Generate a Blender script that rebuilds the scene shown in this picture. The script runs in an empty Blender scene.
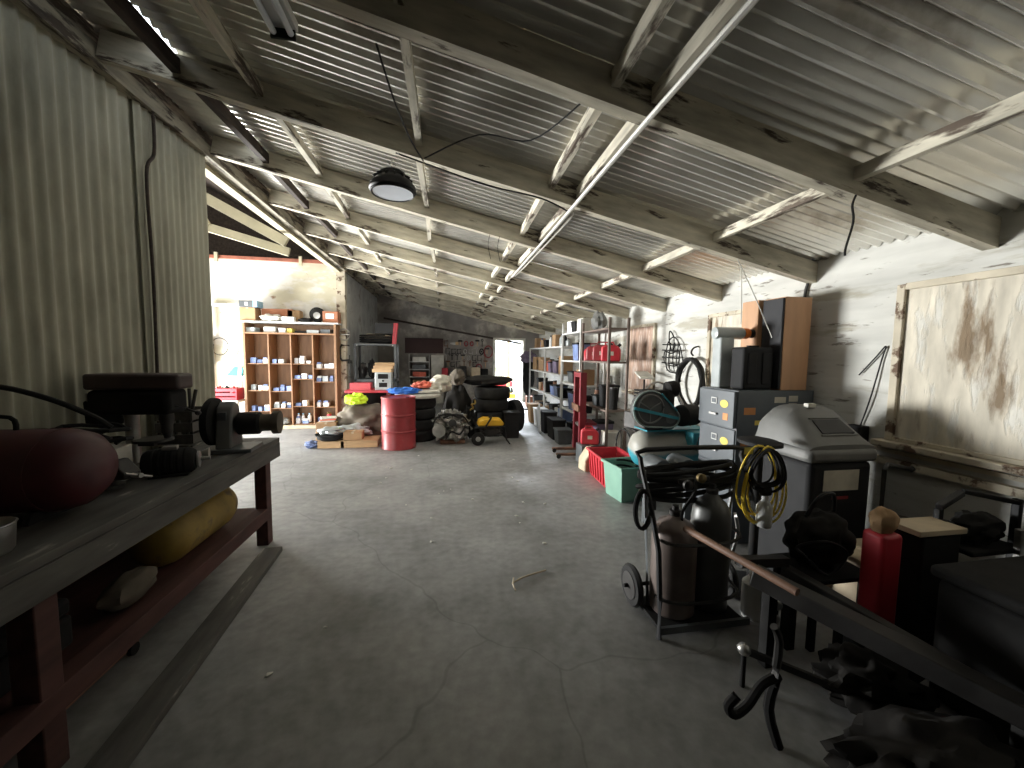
import bpy, math, random
from mathutils import Matrix, Vector, noise as mnoise
from math import sin, cos, pi, radians as R
random.seed(7)
SC = bpy.context.scene
C = SC.collection

# ------------------------------------------------------------------ mesh builder
def basis(d):
    d = Vector(d).normalized()
    up = Vector((0, 0, 1)) if abs(d.z) < .95 else Vector((1, 0, 0))
    a = d.cross(up).normalized(); b = a.cross(d).normalized()
    return d, a, b

class MB:
    def __init__(s): s.v = []; s.f = []; s.sm = []
    def add(s, vs, fs, M=None, smooth=True):
        n = len(s.v)
        for p in vs:
            p = Vector(p)
            s.v.append(tuple(M @ p) if M else tuple(p))
        for f in fs: s.f.append([i + n for i in f]); s.sm.append(smooth)
        return s
    def box(s, c, size, rot=None, taper=1.0):
        x, y, z = [k / 2 for k in size]; vs = []
        for sz in (-1, 1):
            t = taper if sz < 0 else 1
            for sx, sy in ((-1, -1), (1, -1), (1, 1), (-1, 1)): vs.append((sx * x * t, sy * y * t, sz * z))
        M = Matrix.Translation(c)
        if rot: M = M @ Matrix.Rotation(rot[2], 4, 'Z') @ Matrix.Rotation(rot[1], 4, 'Y') @ Matrix.Rotation(rot[0], 4, 'X')
        return s.add(vs, [(3, 2, 1, 0), (4, 5, 6, 7), (0, 1, 5, 4), (1, 2, 6, 5), (2, 3, 7, 6), (3, 0, 4, 7)], M, False)
    def bb(s, x0, x1, y0, y1, z0, z1): return s.box(((x0 + x1) / 2, (y0 + y1) / 2, (z0 + z1) / 2), (x1 - x0, y1 - y0, z1 - z0))
    def rev(s, prof, o=(0, 0, 0), d=(0, 0, 1), n=24, cap=True, sq=(1, 1)):
        """surface of revolution: prof = [(r, h)] along direction d from o"""
        d, a, b = basis(d); o = Vector(o); vs = []; fs = []
        for r, h in prof:
            for k in range(n):
                t = 2 * pi * k / n
                vs.append(o + d * h + a * (r * cos(t) * sq[0]) + b * (r * sin(t) * sq[1]))
        for i in range(len(prof) - 1):
            for k in range(n):
                k2 = (k + 1) % n
                fs.append((i * n + k2, i * n + k, (i + 1) * n + k, (i + 1) * n + k2))
        if cap:
            fs.append(list(range(n))); fs.append([(len(prof) - 1) * n + k for k in range(n)][::-1])
        return s.add(vs, fs)
    def cyl(s, p0, p1, r0, r1=None, n=16):
        p0 = Vector(p0); p1 = Vector(p1)
        return s.rev([(r0, 0), (r0 if r1 is None else r1, (p1 - p0).length)], p0, p1 - p0, n)
    def bar(s, p0, p1, w, h):
        p0 = Vector(p0); p1 = Vector(p1); d, a, b = basis(p1 - p0); vs = []
        for p in (p0, p1):
            for i, j in ((-1, -1), (1, -1), (1, 1), (-1, 1)): vs.append(p + a * (i * w / 2) + b * (j * h / 2))
        return s.add(vs, [(0, 1, 2, 3), (7, 6, 5, 4), (1, 0, 4, 5), (2, 1, 5, 6), (3, 2, 6, 7), (0, 3, 7, 4)], None, False)
    def tube(s, pts, r, n=8, closed=False, sub=0):
        P = [Vector(p) for p in pts]
        if sub:
            Q = []; m = len(P)
            for i in range(m if closed else m - 1):
                p0 = P[(i - 1) % m] if closed or i else P[0]; p1 = P[i]; p2 = P[(i + 1) % m]
                p3 = P[(i + 2) % m] if closed or i + 2 < m else P[-1]
                for k in range(sub):
                    t = k / sub
                    Q.append(.5 * ((2 * p1) + (p2 - p0) * t + (2 * p0 - 5 * p1 + 4 * p2 - p3) * t * t + (3 * p1 - p0 - 3 * p2 + p3) * t ** 3))
            if not closed: Q.append(P[-1])
            P = Q
        m = len(P); vs = []; fs = []; prev = None
        for i in range(m):
            t = (P[(i + 1) % m] - P[i - 1]) if closed else (P[min(i + 1, m - 1)] - P[max(i - 1, 0)])
            if t.length < 1e-9: t = Vector((0, 0, 1))
            t.normalize()
            if prev is None: _, a, b = basis(t)
            else:
                a = prev - t * prev.dot(t)
                if a.length < 1e-6: _, a, b = basis(t)
                a.normalize(); b = t.cross(a)
            prev = a
            for k in range(n):
                q = 2 * pi * k / n; vs.append(P[i] + a * (r * cos(q)) + b * (r * sin(q)))
        for i in range(m if closed else m - 1):
            j = (i + 1) % m
            for k in range(n):
                k2 = (k + 1) % n; fs.append((i * n + k, i * n + k2, j * n + k2, j * n + k))
        if not closed: fs.append(list(range(n))[::-1]); fs.append([(m - 1) * n + k for k in range(n)])
        return s.add(vs, fs)
    def prism(s, poly, axis, a0, a1):
        """extrude a 2D polygon along axis 0/1/2 ; poly in the two other axes (in order)"""
        vs = []
        for a in (a0, a1):
            for p, q in poly:
                v = [p, q]; v.insert(axis, a); vs.append(v)
        n = len(poly); fs = [list(range(n)), [n + k for k in range(n)][::-1]]
        for k in range(n): k2 = (k + 1) % n; fs.append((k2, k, n + k, n + k2))
        return s.add(vs, fs, None, False)
    def blob(s, c, r, amp=.15, fq=2.5, seg=20, ring=14, flat=None, seed=0, sq=1.0):
        """lumpy closed shape, flat: clamp below this z (relative to c)"""
        vs = []; fs = []; c = Vector(c)
        def pt(u, w):
            d = Vector((cos(u) * cos(w), sin(u) * cos(w), sin(w)))
            if sq != 1: d = Vector([math.copysign(abs(k) ** sq, k) for k in d])
            k = 1 + amp * mnoise.noise(d * fq + Vector((seed * 3.1, seed * 1.7, seed))) * 2
            p = Vector((d.x * r[0] * k, d.y * r[1] * k, d.z * r[2] * k))
            if flat is not None and p.z < flat: p.z = flat + (p.z - flat) * .02
            return c + p
        for j in range(1, ring):
            w = -pi / 2 + pi * j / ring
            for i in range(seg): vs.append(pt(2 * pi * i / seg, w))
        a = len(vs); vs.append(pt(0, -pi / 2)); vs.append(pt(0, pi / 2))
        for j in range(ring - 2):
            for i in range(seg):
                k = (i + 1) % seg; fs.append((j * seg + i, j * seg + k, (j + 1) * seg + k, (j + 1) * seg + i))
        for i in range(seg):
            k = (i + 1) % seg; fs.append((a, k, i)); fs.append((a + 1, (ring - 2) * seg + i, (ring - 2) * seg + k))
        return s.add(vs, fs)
    def grid(s, fn, nu, nv, th=None):
        """sheet from fn(u,v) 0..1; with th it gets a back face shifted by vector th"""
        vs = [Vector(fn(i / nu, j / nv)) for j in range(nv + 1) for i in range(nu + 1)]; w = nu + 1
        fs = [(j * w + i, j * w + i + 1, (j + 1) * w + i + 1, (j + 1) * w + i) for j in range(nv) for i in range(nu)]
        if th is not None:
            n = len(vs); th = Vector(th); vs = vs + [v + th for v in vs]
            fs += [tuple(k + n for k in f[::-1]) for f in fs]
            ed = [i for i in range(w)] + [j * w + nu for j in range(1, nv + 1)] + [nv * w + i for i in range(nu - 1, -1, -1)] + [j * w for j in range(nv - 1, 0, -1)]
            for q in range(len(ed)):
                a, b = ed[q], ed[(q + 1) % len(ed)]; fs.append((b, a, a + n, b + n))
        return s.add(vs, fs)
    def build(s, name, mat, parent=None, bev=0, seg=2, loc=None, rz=0):
        me = bpy.data.meshes.new(name); me.from_pydata(s.v, [], s.f)
        me.polygons.foreach_set('use_smooth', s.sm if not bev else [True] * len(s.sm)); me.update()
        try: me.set_sharp_from_angle(angle=R(38))
        except Exception: pass
        me.materials.append(mat)
        o = bpy.data.objects.new(name, me); C.objects.link(o)
        if parent: o.parent = parent
        if loc: o.location = loc
        if rz: o.rotation_euler.z = rz
        if bev:
            m = o.modifiers.new('bevel', 'BEVEL'); m.width = bev; m.segments = seg; m.limit_method = 'ANGLE'; m.angle_limit = R(35)
        return o

def tag(o, label, cat, group=None, kind=None):
    o['label'] = label; o['category'] = cat
    if group: o['group'] = group
    if kind: o['kind'] = kind
    return o
def thing(name, label, cat, loc=(0, 0, 0), rz=0, group=None, rot=None):
    o = bpy.data.objects.new(name, None); C.objects.link(o); o.location = loc
    o.rotation_euler = rot if rot else (0, 0, rz); o.empty_display_size = .1
    return tag(o, label, cat, group)
def solo(name, mb, mat, label, cat, loc=(0, 0, 0), rz=0, group=None, bev=0, kind=None):
    return tag(mb.build(name, mat, None, bev, loc=loc, rz=rz), label, cat, group, kind)
def struct(name, mb, mat, bev=0, label=None):
    o = mb.build(name, mat, None, bev); o['kind'] = 'structure'
    if label: o['label'] = label
    return o
def dup(root, loc=None, rz=None, label=None, group=None):
    def cp(o, par):
        c = o.copy(); C.objects.link(c); c.parent = par
        for ch in [k for k in o.children]: cp(ch, c)
        return c
    r = cp(root, None)
    if loc is not None: r.location = loc
    if rz is not None: r.rotation_euler.z = rz
    if label: r['label'] = label
    if group: r['group'] = group
    return r

# ------------------------------------------------------------------ materials
MATS = {}
def mat(name, col, rough=.7, spec=.5, metal=0., var=.18, scale=5., bump=0., col2=None, thr=.55, soft=.06, st=(1, 1, 1), s2=6., emit=0, trans=0, rnd=0, detail=6, bs=None, col3=None, thr3=.6, s3=1.5):
    """principled with noisy value variation; col2 = wear colour with its own shapes (peeling, rust)"""
    if name in MATS: return MATS[name]
    m = bpy.data.materials.new(name); m.use_nodes = True; nt = m.node_tree; N = nt.nodes; L = nt.links
    b = N['Principled BSDF']; b.inputs['Roughness'].default_value = rough; b.inputs['Metallic'].default_value = metal; b.inputs['Specular IOR Level'].default_value = spec
    tc = N.new('ShaderNodeTexCoord'); mp = N.new('ShaderNodeMapping'); L.new(tc.outputs['Object'], mp.inputs[0]); mp.inputs['Scale'].default_value = st
    nz = N.new('ShaderNodeTexNoise'); nz.inputs['Scale'].default_value = scale; nz.inputs['Detail'].default_value = detail; L.new(mp.outputs[0], nz.inputs['Vector'])
    c1 = [k for k in col] + [1]
    mr = N.new('ShaderNodeMapRange'); mr.inputs[1].default_value = .25; mr.inputs[2].default_value = .75
    mr.inputs[3].default_value = 1 - var * 1.6; mr.inputs[4].default_value = 1 + var
    L.new(nz.outputs['Fac'], mr.inputs[0])
    mul = N.new('ShaderNodeMix'); mul.data_type = 'RGBA'; mul.blend_type = 'MULTIPLY'; mul.inputs[0].default_value = 1
    L.new(mr.outputs[0], mul.inputs[7])
    src = None
    def wear(prev, colx, t, sc, det=8):
        n2 = N.new('ShaderNodeTexNoise'); n2.inputs['Scale'].default_value = sc; n2.inputs['Detail'].default_value = det; n2.inputs['Roughness'].default_value = .62
        L.new(mp.outputs[0], n2.inputs['Vector'])
        r2 = N.new('ShaderNodeMapRange'); r2.inputs[1].default_value = t - soft; r2.inputs[2].default_value = t + soft; L.new(n2.outputs['Fac'], r2.inputs[0])
        mx = N.new('ShaderNodeMix'); mx.data_type = 'RGBA'; L.new(r2.outputs[0], mx.inputs[0]); 
        if prev is None: mx.inputs[6].default_value = c1
        else: L.new(prev, mx.inputs[6])
        mx.inputs[7].default_value = list(colx) + [1]
        return mx.outputs[2], r2.outputs[0]
    w = None
    if col2: src, w = wear(None, col2, thr, s2)
    if col3: src, _ = wear(src, col3, thr3, s3)
    if src: L.new(src, mul.inputs[6])
    else: mul.inputs[6].default_value = c1
    out = mul.outputs[2]
    if rnd:
        oi = N.new('ShaderNodeObjectInfo'); hs = N.new('ShaderNodeHueSaturation')
        rr = N.new('ShaderNodeMapRange'); rr.inputs[3].default_value = 1 - rnd; rr.inputs[4].default_value = 1 + rnd
        L.new(oi.outputs['Random'], rr.inputs[0]); L.new(rr.outputs[0], hs.inputs['Value']); L.new(out, hs.inputs['Color']); out = hs.outputs[0]
    L.new(out, b.inputs['Base Color'])
    if emit: b.inputs['Emission Color'].default_value = c1; b.inputs['Emission Strength'].default_value = emit
    if trans: b.inputs['Transmission Weight'].default_value = trans
    if bump:
        bp = N.new('ShaderNodeBump'); bp.inputs['Strength'].default_value = bump; bp.inputs['Distance'].default_value = .02
        L.new(w if w is not None else nz.outputs['Fac'], bp.inputs['Height'])
        if w is not None: bp.invert = True
        L.new(bp.outputs[0], b.inputs['Normal'])
    MATS[name] = m
    return m
m_beam = mat('painted_beam_wood', (.50, .46, .36), .8, var=.25, scale=4, col2=(.07, .05, .035), thr=.60, soft=.03, st=(1, 5, 5), s2=2.6, bump=.4, rnd=.12)
m_beamY = mat('painted_block_wood', (.56, .52, .42), .8, var=.25, scale=4, col2=(.10, .075, .055), thr=.56, soft=.04, st=(5, 1, 5), s2=2.6, bump=.4, rnd=.15)
m_darkwood = mat('dark_weathered_wood', (.05, .036, .028), .85, var=.35, scale=6, st=(4, 1, 4), bump=.2)
m_palewood = mat('pale_cream_paint', (.48, .44, .31), .7, var=.12, col2=(.25, .2, .14), thr=.68, soft=.03, s2=4)
m_roof = mat('galvanised_corrugated_iron', (.90, .88, .82), .27, metal=.6, var=.2, scale=1.6, st=(1, 1.6, 1), col2=(.24, .18, .13), thr=.66, soft=.09, s2=1.3)
m_wallsheet = mat('cream_painted_corrugated_iron', (.40, .39, .30), .6, metal=.0, var=.16, scale=2.2, st=(1, 2, .6), col2=(.22, .21, .15), thr=.58, soft=.15, s2=2.0)
m_white = mat('whitewashed_boards', (.53, .525, .49), .85, var=.14, scale=2.5, st=(1, .55, 3.2), col2=(.22, .20, .17), thr=.64, soft=.03, s2=6.5, bump=.45, col3=(.38, .36, .30), thr3=.58, s3=.9)
m_bookwall = mat('cream_flaking_plaster', (.58, .54, .41), .85, var=.1, scale=2.5, st=(1, 1, 2.2), col2=(.28, .18, .11), thr=.66, soft=.02, s2=4.0, bump=.3, col3=(.64, .62, .57), thr3=.50, s3=.6)
m_greywall = mat('grey_smudged_wall', (.42, .42, .40), .8, var=.25, scale=2.2, col2=(.16, .14, .12), thr=.62, soft=.08, s2=2.2)
m_endwall = mat('grey_end_wall', (.26, .24, .22), .85, var=.2, scale=2, st=(1, 1, 1), col2=(.62, .58, .5), thr=.6, soft=.1, s2=1.4)
m_ply = mat('weathered_plywood', (.62, .57, .47), .85, var=.22, scale=3, st=(1, 4, 1), col2=(.60, .58, .52), thr=.58, soft=.05, s2=3.2, bump=.4, col3=(.23, .17, .11), thr3=.60, s3=1.1)
m_plyred = mat('brown_plywood', (.36, .24, .18), .85, var=.3, scale=3, st=(1, 4, 1), col2=(.50, .40, .34), thr=.55, soft=.06, s2=4)
m_trim = mat('flaking_window_trim', (.55, .49, .38), .8, var=.2, scale=5, col2=(.13, .08, .05), thr=.57, soft=.03, s2=7)
def concrete():
    m = bpy.data.materials.new('worn_concrete'); m.use_nodes = True; nt = m.node_tree; N = nt.nodes; L = nt.links
    b = N['Principled BSDF']; tc = N.new('ShaderNodeTexCoord')
    n1 = N.new('ShaderNodeTexNoise'); n1.inputs['Scale'].default_value = .9; n1.inputs['Detail'].default_value = 9; n1.inputs['Roughness'].default_value = .6
    n2 = N.new('ShaderNodeTexNoise'); n2.inputs['Scale'].default_value = 14; n2.inputs['Detail'].default_value = 8
    for n in (n1, n2): L.new(tc.outputs['Object'], n.inputs['Vector'])
    cr = N.new('ShaderNodeValToRGB'); e = cr.color_ramp; e.elements[0].position = .3; e.elements[0].color = (.15, .15, .14, 1); e.elements[1].position = .68; e.elements[1].color = (.35, .35, .345, 1)
    e2 = e.elements.new(.5); e2.color = (.26, .26, .255, 1); L.new(n1.outputs['Fac'], cr.inputs[0])
    mr = N.new('ShaderNodeMapRange'); mr.inputs[1].default_value = .3; mr.inputs[2].default_value = .7; mr.inputs[3].default_value = .8; mr.inputs[4].default_value = 1.12; L.new(n2.outputs['Fac'], mr.inputs[0])
    mu = N.new('ShaderNodeMix'); mu.data_type = 'RGBA'; mu.blend_type = 'MULTIPLY'; mu.inputs[0].default_value = 1; L.new(cr.outputs[0], mu.inputs[6]); L.new(mr.outputs[0], mu.inputs[7])
    # long cracks: distorted cell edges
    nd = N.new('ShaderNodeTexNoise'); nd.inputs['Scale'].default_value = 2; L.new(tc.outputs['Object'], nd.inputs['Vector'])
    ad = N.new('ShaderNodeVectorMath'); ad.operation = 'MULTIPLY_ADD'; L.new(nd.outputs['Color'], ad.inputs[0]); ad.inputs[1].default_value = (.35, .35, .35); L.new(tc.outputs['Object'], ad.inputs[2])
    vo = N.new('ShaderNodeTexVoronoi'); vo.feature = 'DISTANCE_TO_EDGE'; vo.inputs['Scale'].default_value = .33; L.new(ad.outputs[0], vo.inputs['Vector'])
    ms = N.new('ShaderNodeMapRange'); ms.inputs[1].default_value = .001; ms.inputs[2].default_value = .003; ms.inputs[3].default_value = .80; ms.inputs[4].default_value = 1; L.new(vo.outputs['Distance'], ms.inputs[0])
    mu2 = N.new('ShaderNodeMix'); mu2.data_type = 'RGBA'; mu2.blend_type = 'MULTIPLY'; mu2.inputs[0].default_value = 1; L.new(mu.outputs[2], mu2.inputs[6]); L.new(ms.outputs[0], mu2.inputs[7])
    L.new(mu2.outputs[2], b.inputs['Base Color'])
    rr = N.new('ShaderNodeMapRange'); rr.inputs[1].default_value = .35; rr.inputs[2].default_value = .65; rr.inputs[3].default_value = .75; rr.inputs[4].default_value = .42; L.new(n1.outputs['Fac'], rr.inputs[0]); L.new(rr.outputs[0], b.inputs['Roughness'])
    bp = N.new('ShaderNodeBump'); bp.inputs['Strength'].default_value = .15; bp.inputs['Distance'].default_value = .01; L.new(n2.outputs['Fac'], bp.inputs['Height']); L.new(bp.outputs[0], b.inputs['Normal'])
    return m
m_floor = concrete()
P = lambda n, c, r=.5, **k: mat(n, c, r, **k)
m_black = P('black_paint', (.02, .02, .021), .5, spec=.3, var=.3)
m_blackm = P('black_matte', (.018, .0175, .017), .85, spec=.2, var=.35)
m_rubber = P('black_rubber', (.02, .0195, .019), .75, spec=.25, var=.3, scale=9)
m_dkgrey = P('dark_grey_enamel', (.10, .11, .115), .45, var=.25)
m_steel = P('worn_steel', (.42, .41, .39), .4, metal=.8, var=.3)
m_dsteel = P('dark_steel', (.055, .052, .05), .5, metal=.5, var=.4)
m_rust = P('rusty_steel', (.20, .10, .06), .8, var=.4, scale=8)
m_red = P('red_drum_paint', (.34, .04, .045), .42, var=.25, scale=3, col2=(.30, .12, .09), thr=.68, s2=5)
m_bright_red = P('bright_red_plastic', (.52, .03, .045), .45, var=.1)
m_dkred = P('dark_red_paint', (.27, .03, .035), .45, var=.25)
m_maroon = P('maroon_tank_paint', (.08, .015, .018), .5, var=.25)  # albedo lowered to stand in for dimness at the near bench end
m_yellow = P('yellow_plastic', (.85, .48, .03), .4, var=.1)
m_dyellow = P('dirty_yellow_tank', (.30, .20, .04), .6, var=.35, col2=(.10, .07, .04), thr=.62, s2=5)  # base darkened in place of shade under the bench; the blotches are dirt
m_lime = P('lime_hi_vis_cloth', (.62, .92, .04), .8, var=.08)
m_teal = P('teal_enamel', (.03, .27, .34), .4, var=.15)
m_green = P('pale_green_plastic', (.20, .38, .29), .5, var=.1)
m_blue = P('blue_cloth', (.05, .22, .75), .8, var=.25)
m_redcloth = P('salmon_cloth', (.75, .18, .12), .85, var=.25)
m_card = P('cardboard', (.40, .25, .13), .8, var=.15, rnd=.15)
m_cardred = P('red_brown_carton', (.42, .17, .09), .8, var=.2)
m_wood = P('raw_pine', (.55, .36, .19), .7, var=.2, st=(1, 6, 6), scale=3)
m_cubby = P('varnished_plywood', (.29, .155, .075), .55, var=.2, st=(6, 6, 1), scale=2.5)
m_benchw = P('grey_worn_bench_wood', (.095, .09, .08), .7, var=.35, st=(5, 1, 5), scale=3, col2=(.30, .28, .25), thr=.68, s2=3)  # base darkened to stand in for light falloff near the camera; wear on top
m_redwood = P('red_stained_wood', (.085, .034, .028), .75, var=.3, st=(5, 1, 5), scale=3)  # shade around the bench legs and shelf is put into this tone
m_pw = P('white_enamel', (.66, .66, .64), .5, var=.12, rnd=.1)
m_offw = P('off_white', (.62, .60, .54), .7, var=.2, rnd=.12)
m_sack = P('grey_brown_canvas', (.12, .10, .075), .9, var=.3, scale=5)
m_tarp = P('dark_tarp', (.022, .02, .018), .85, spec=.2, var=.4)
m_navy = P('small_part_box', (.20, .27, .50), .6, var=.3, rnd=.5)
m_pwbox = P('white_part_box', (.80, .80, .80), .6, var=.1, rnd=.2)
m_clear = P('cloudy_plastic', (.40, .43, .43), .3, var=.2, rnd=.2)
m_tan = P('tan_plastic', (.55, .45, .31), .6, var=.2)
m_engine = P('greasy_aluminium', (.34, .33, .30), .45, metal=.5, var=.6, scale=9)
m_grille = P('black_grille_cloth', (.012, .012, .015), .7, var=.1)
m_veneer = P('orange_wood_veneer', (.50, .28, .15), .55, var=.12, st=(5, 5, 1), scale=2)
m_plast = P('grey_moulded_plastic', (.15, .15, .142), .55, var=.25, scale=3)
m_dplast = P('charcoal_plastic', (.022, .022, .023), .7, spec=.2, var=.2)
m_ycord = P('yellow_cord', (.75, .55, .04), .5, var=.08)
m_label = P('paper_label', (.62, .58, .48), .7, var=.25)
m_ylabel = P('yellow_sticker', (.75, .60, .12), .6, var=.2)
m_olabel = P('orange_sticker', (.62, .25, .08), .6, var=.2)
m_lens = P('frosted_lamp_lens', (.72, .76, .80), .35, var=.06)
m_pipe = P('red_oxide_pipe', (.30, .10, .06), .6, var=.3)
m_conduit = P('pale_conduit', (.66, .65, .60), .45, metal=.2, var=.15)
m_ground = P('dry_yard_ground', (.55, .50, .42), .9, var=.2, scale=2)
m_foliage = P('yard_green', (.20, .38, .12), .9, var=.4)
m_purple = P('dull_purple_cloth', (.20, .16, .24), .9, var=.3)
m_sky = P('pale_blue_plastic', (.30, .55, .75), .5, var=.1)

# ------------------------------------------------------------------ camera
H = 1.62; F = 385.
yaw = math.atan(66 / F); pit = math.atan(29 / F); roll = .013
f = Vector((sin(yaw) * cos(pit), cos(yaw) * cos(pit), -sin(pit)))
r0 = Vector((cos(yaw), -sin(yaw), 0)); u0 = r0.cross(f)
rv = cos(roll) * r0 + sin(roll) * u0; uv = cos(roll) * u0 - sin(roll) * r0
cam = bpy.data.cameras.new('camera'); cam.sensor_width = 36; cam.lens = 36 * F / 1024; cam.clip_start = .02; cam.clip_end = 200
co = bpy.data.objects.new('camera', cam); C.objects.link(co)
co.matrix_world = Matrix(((rv.x, uv.x, -f.x, 0), (rv.y, uv.y, -f.y, 0), (rv.z, uv.z, -f.z, H), (0, 0, 0, 1)))
SC.camera = co
vs_ = SC.view_settings; vs_.view_transform = 'Standard'; vs_.look = 'None'; vs_.gamma = 1; vs_.use_curve_mapping = False; vs_.exposure = 0.0

# ------------------------------------------------------------------ setting
RW = 3.2; LW = -2.2; SL = .215
def rb(x): return 2.285 + SL * (RW - x)          # underside of rafters
def rt(x): return rb(x) + .175                    # top of rafters
struct('floor', MB().bb(-6.7, 3.4, -3.1, 13.3, -.1, 0), m_floor)
struct('ground', MB().bb(-30, 30, -30, 40, -.3, -.12), m_ground)
struct('path', MB().bb(-.5, 5.5, 13.31, 24, -.1, -.01), m_ground)
struct('wall_right', MB().bb(RW, RW + .12, -3.1, 13.3, 0, 2.53), m_white)
# corrugated left wall
def corr_wall(y0, y1, x, pitch, amp, z0, z1):
    n = int((y1 - y0) / pitch * 8)
    return MB().grid(lambda u, v: (x + amp * cos(2 * pi * (y0 + u * (y1 - y0)) / pitch), y0 + u * (y1 - y0), z0 + v * (z1 - z0)), n, 1, (-.004, 0, 0))
struct('wall_left', corr_wall(-3.1, 3.42, LW - .02, .088, .011, 0, 3.46), m_wallsheet)
struct('wall_left', corr_wall(3.30, 4.12, LW + .005, .076, .009, 0, 3.46), m_wallsheet)
mb = MB().bb(LW - .13, LW - .05, 4.04, 4.12, 0, 3.42)
struct('wall_stud', mb, m_beamY)
mb = MB(); mb.tube([(LW + .035, 3.44, 3.40), (LW + .035, 3.43, 3.1), (LW + .035, 3.34, 2.9), (LW + .035, 3.35, 2.2), (LW + .035, 3.34, 1.6), (LW + .035, 3.32, .9)], .011, 8, sub=6)
struct('wall_seam_cable', mb, m_darkwood)
# near wall (behind the camera)
struct('wall_near', MB().bb(-2.3, 3.3, -3.2, -3.1, 0, 3.8), m_darkwood)
# end wall with doorway
mb = MB(); mb.bb(-2.35, 1.66, 13.2, 13.32, 0, 3.7); mb.bb(2.62, 3.32, 13.2, 13.32, 0, 3.7); mb.bb(1.66, 2.62, 13.2, 13.32, 2.12, 3.7)
struct('wall_end', mb, m_endwall)
struct('trim_1', MB().bar((-2.0, 13.16, 2.76), (2.55, 13.16, 2.0 + .02), .04, .06), m_darkwood)
mb = MB(); mb.bb(1.58, 1.66, 13.12, 13.2, 0, 2.16); struct('door_frame', mb, m_offw)
mb = MB(); mb.bb(2.62, 2.7, 13.12, 13.2, 0, 2.16); struct('door_frame', mb, m_offw)
mb = MB(); mb.bb(1.58, 2.7, 13.11, 13.2, 2.12, 2.2); struct('door_lintel', mb, m_offw)
# side room
struct('wall_back', MB().bb(-6.7, -2.2, 9.15, 9.27, 0, 3.55), m_bookwall)
struct('wall_passage', MB().bb(-2.32, -2.2, 9.27, 13.2, 0, 3.45), m_greywall)
struct('wall_post', MB().bb(-2.36, -2.18, 9.03, 9.15, 0, 3.42), m_trim)
mb = MB().bb(-2.95, -2.72, 9.09, 9.15, 2.55, 2.6); 
mb = MB(); mb.bb(-6.6, -6.5, -.2, 6.4, 0, 5.9); mb.bb(-6.6, -6.5, 8.95, 10.5, 0, 5.9); mb.bb(-6.6, -6.5, 6.4, 8.95, 2.2, 5.9)
struct('wall_side_room', mb, m_bookwall)
mb = MB(); mb.bb(-6.5, -5.9, -.3, -.2, 0, 5.9); mb.bb(-2.9, -2.3, -.3, -.2, 0, 5.9); mb.bb(-5.9, -2.9, -.3, -.2, 3.0, 5.9)
struct('wall_side_room', mb, m_darkwood)
struct('wall_gable', MB().bb(-6.6, -2.3, 10.4, 10.5, 2.6, 6.2), m_darkwood)
mb = MB().prism([(-2.32, 3.75), (-6.7, 3.75 + 4.38 * .53), (-6.7, 3.8 + 4.38 * .53), (-2.32, 3.8)], 1, -.3, 10.5)
struct('roof_side_room', mb, m_darkwood)
struct('trim_2', MB().bb(-6.5, -2.3, 9.07, 9.19, 3.55, 3.61), m_pipe)
for x in (-4.72, -3.1):
    struct('trim_bracket', MB().bb(x, x + .06, 9.03, 9.07, 3.47, 3.66), m_palewood)
# pale trusses over the side room
for yy in (6.25,):
    m_ = m_palewood
    struct('roof_truss_beam', MB().bar((-2.3, yy, 3.22), (-6.4, yy, 3.22 + 4.1 * .53), .06, .14), m_)
    struct('roof_truss_beam', MB().bar((-2.3, yy + .08, 3.10), (-6.4, yy + .08, 3.10 + 4.1 * .27), .05, .12), m_)
    struct('roof_truss_beam', MB().bar((-3.35, yy + .04, 3.4), (-3.6, yy + .04, 3.85), .05, .09), m_)
for yy in (9.8,):
    struct('roof_truss_beam', MB().bar((-2.3, yy, 3.5), (-6.4, yy, 3.9), .06, .1), m_darkwood)
    struct('roof_truss_beam', MB().bar((-2.8, yy, 3.7), (-6.4, yy, 4.6), .06, .08), m_darkwood)
# plate beam on the left
struct('wall_plate_beam', MB().bb(LW - .06, LW + .05, -3.0, 13.2, 3.40, 3.52), mat('plate_paint', (.30, .27, .20), .8, var=.3, scale=4, col2=(.06, .045, .03), thr=.55, soft=.03, st=(5, 1, 5), s2=2.4, bump=.4))
struct('wall_plate_beam', MB().bb(LW - .05, LW + .015, -3.0, 13.2, 3.53, 3.64), mat('old_plate_wood', (.30, .25, .19), .85, var=.35, scale=5, st=(5, 1, 5), col2=(.07, .05, .035), thr=.5, soft=.05, s2=3))
struct('wall_plate_beam', MB().bb(LW - .17, LW - .065, 4.1, 13.2, 3.36, 3.46), m_palewood)
# corrugated roof
def roof_z(x, y):
    k = 0
    for c in (.69, 1.84, 2.97, 4.15, 5.32, 6.5): pass
    sag = .018 * mnoise.noise(Vector((x * .6, y * .9, 3))) + .012 * mnoise.noise(Vector((x * .3, y * 2.6, 9)))
    return rt(x) + .022 + sag + .012 * (int((y + 10) / .84) % 2) * 0
def corr_roof(x0, x1, y0, y1, nx):
    pitch = .078; n = int((y1 - y0) / pitch * 7)
    def fn(u, v):
        x = x0 + v * (x1 - x0); y = y0 + u * (y1 - y0)
        lap = .012 * (((y + 20) / .85) % 1.0)
        return (x, y, roof_z(x, y) + lap + .017 * cos(2 * pi * y / pitch))
    return MB().grid(fn, n, nx, (0, 0, .004))
struct('ceiling', corr_roof(-1.72, 3.42, -3.1, 13.35, 22), m_roof)
struct('ceiling_strip', corr_roof(-2.5, -1.70, -3.1, 2.1, 3), m_roof)
struct('ceiling_strip', corr_roof(-2.5, -1.70, 4.6, 13.35, 3), m_roof)
struct('ceiling_strip', corr_roof(-2.5, -1.80, 2.1, 4.6, 3), m_roof)
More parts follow.
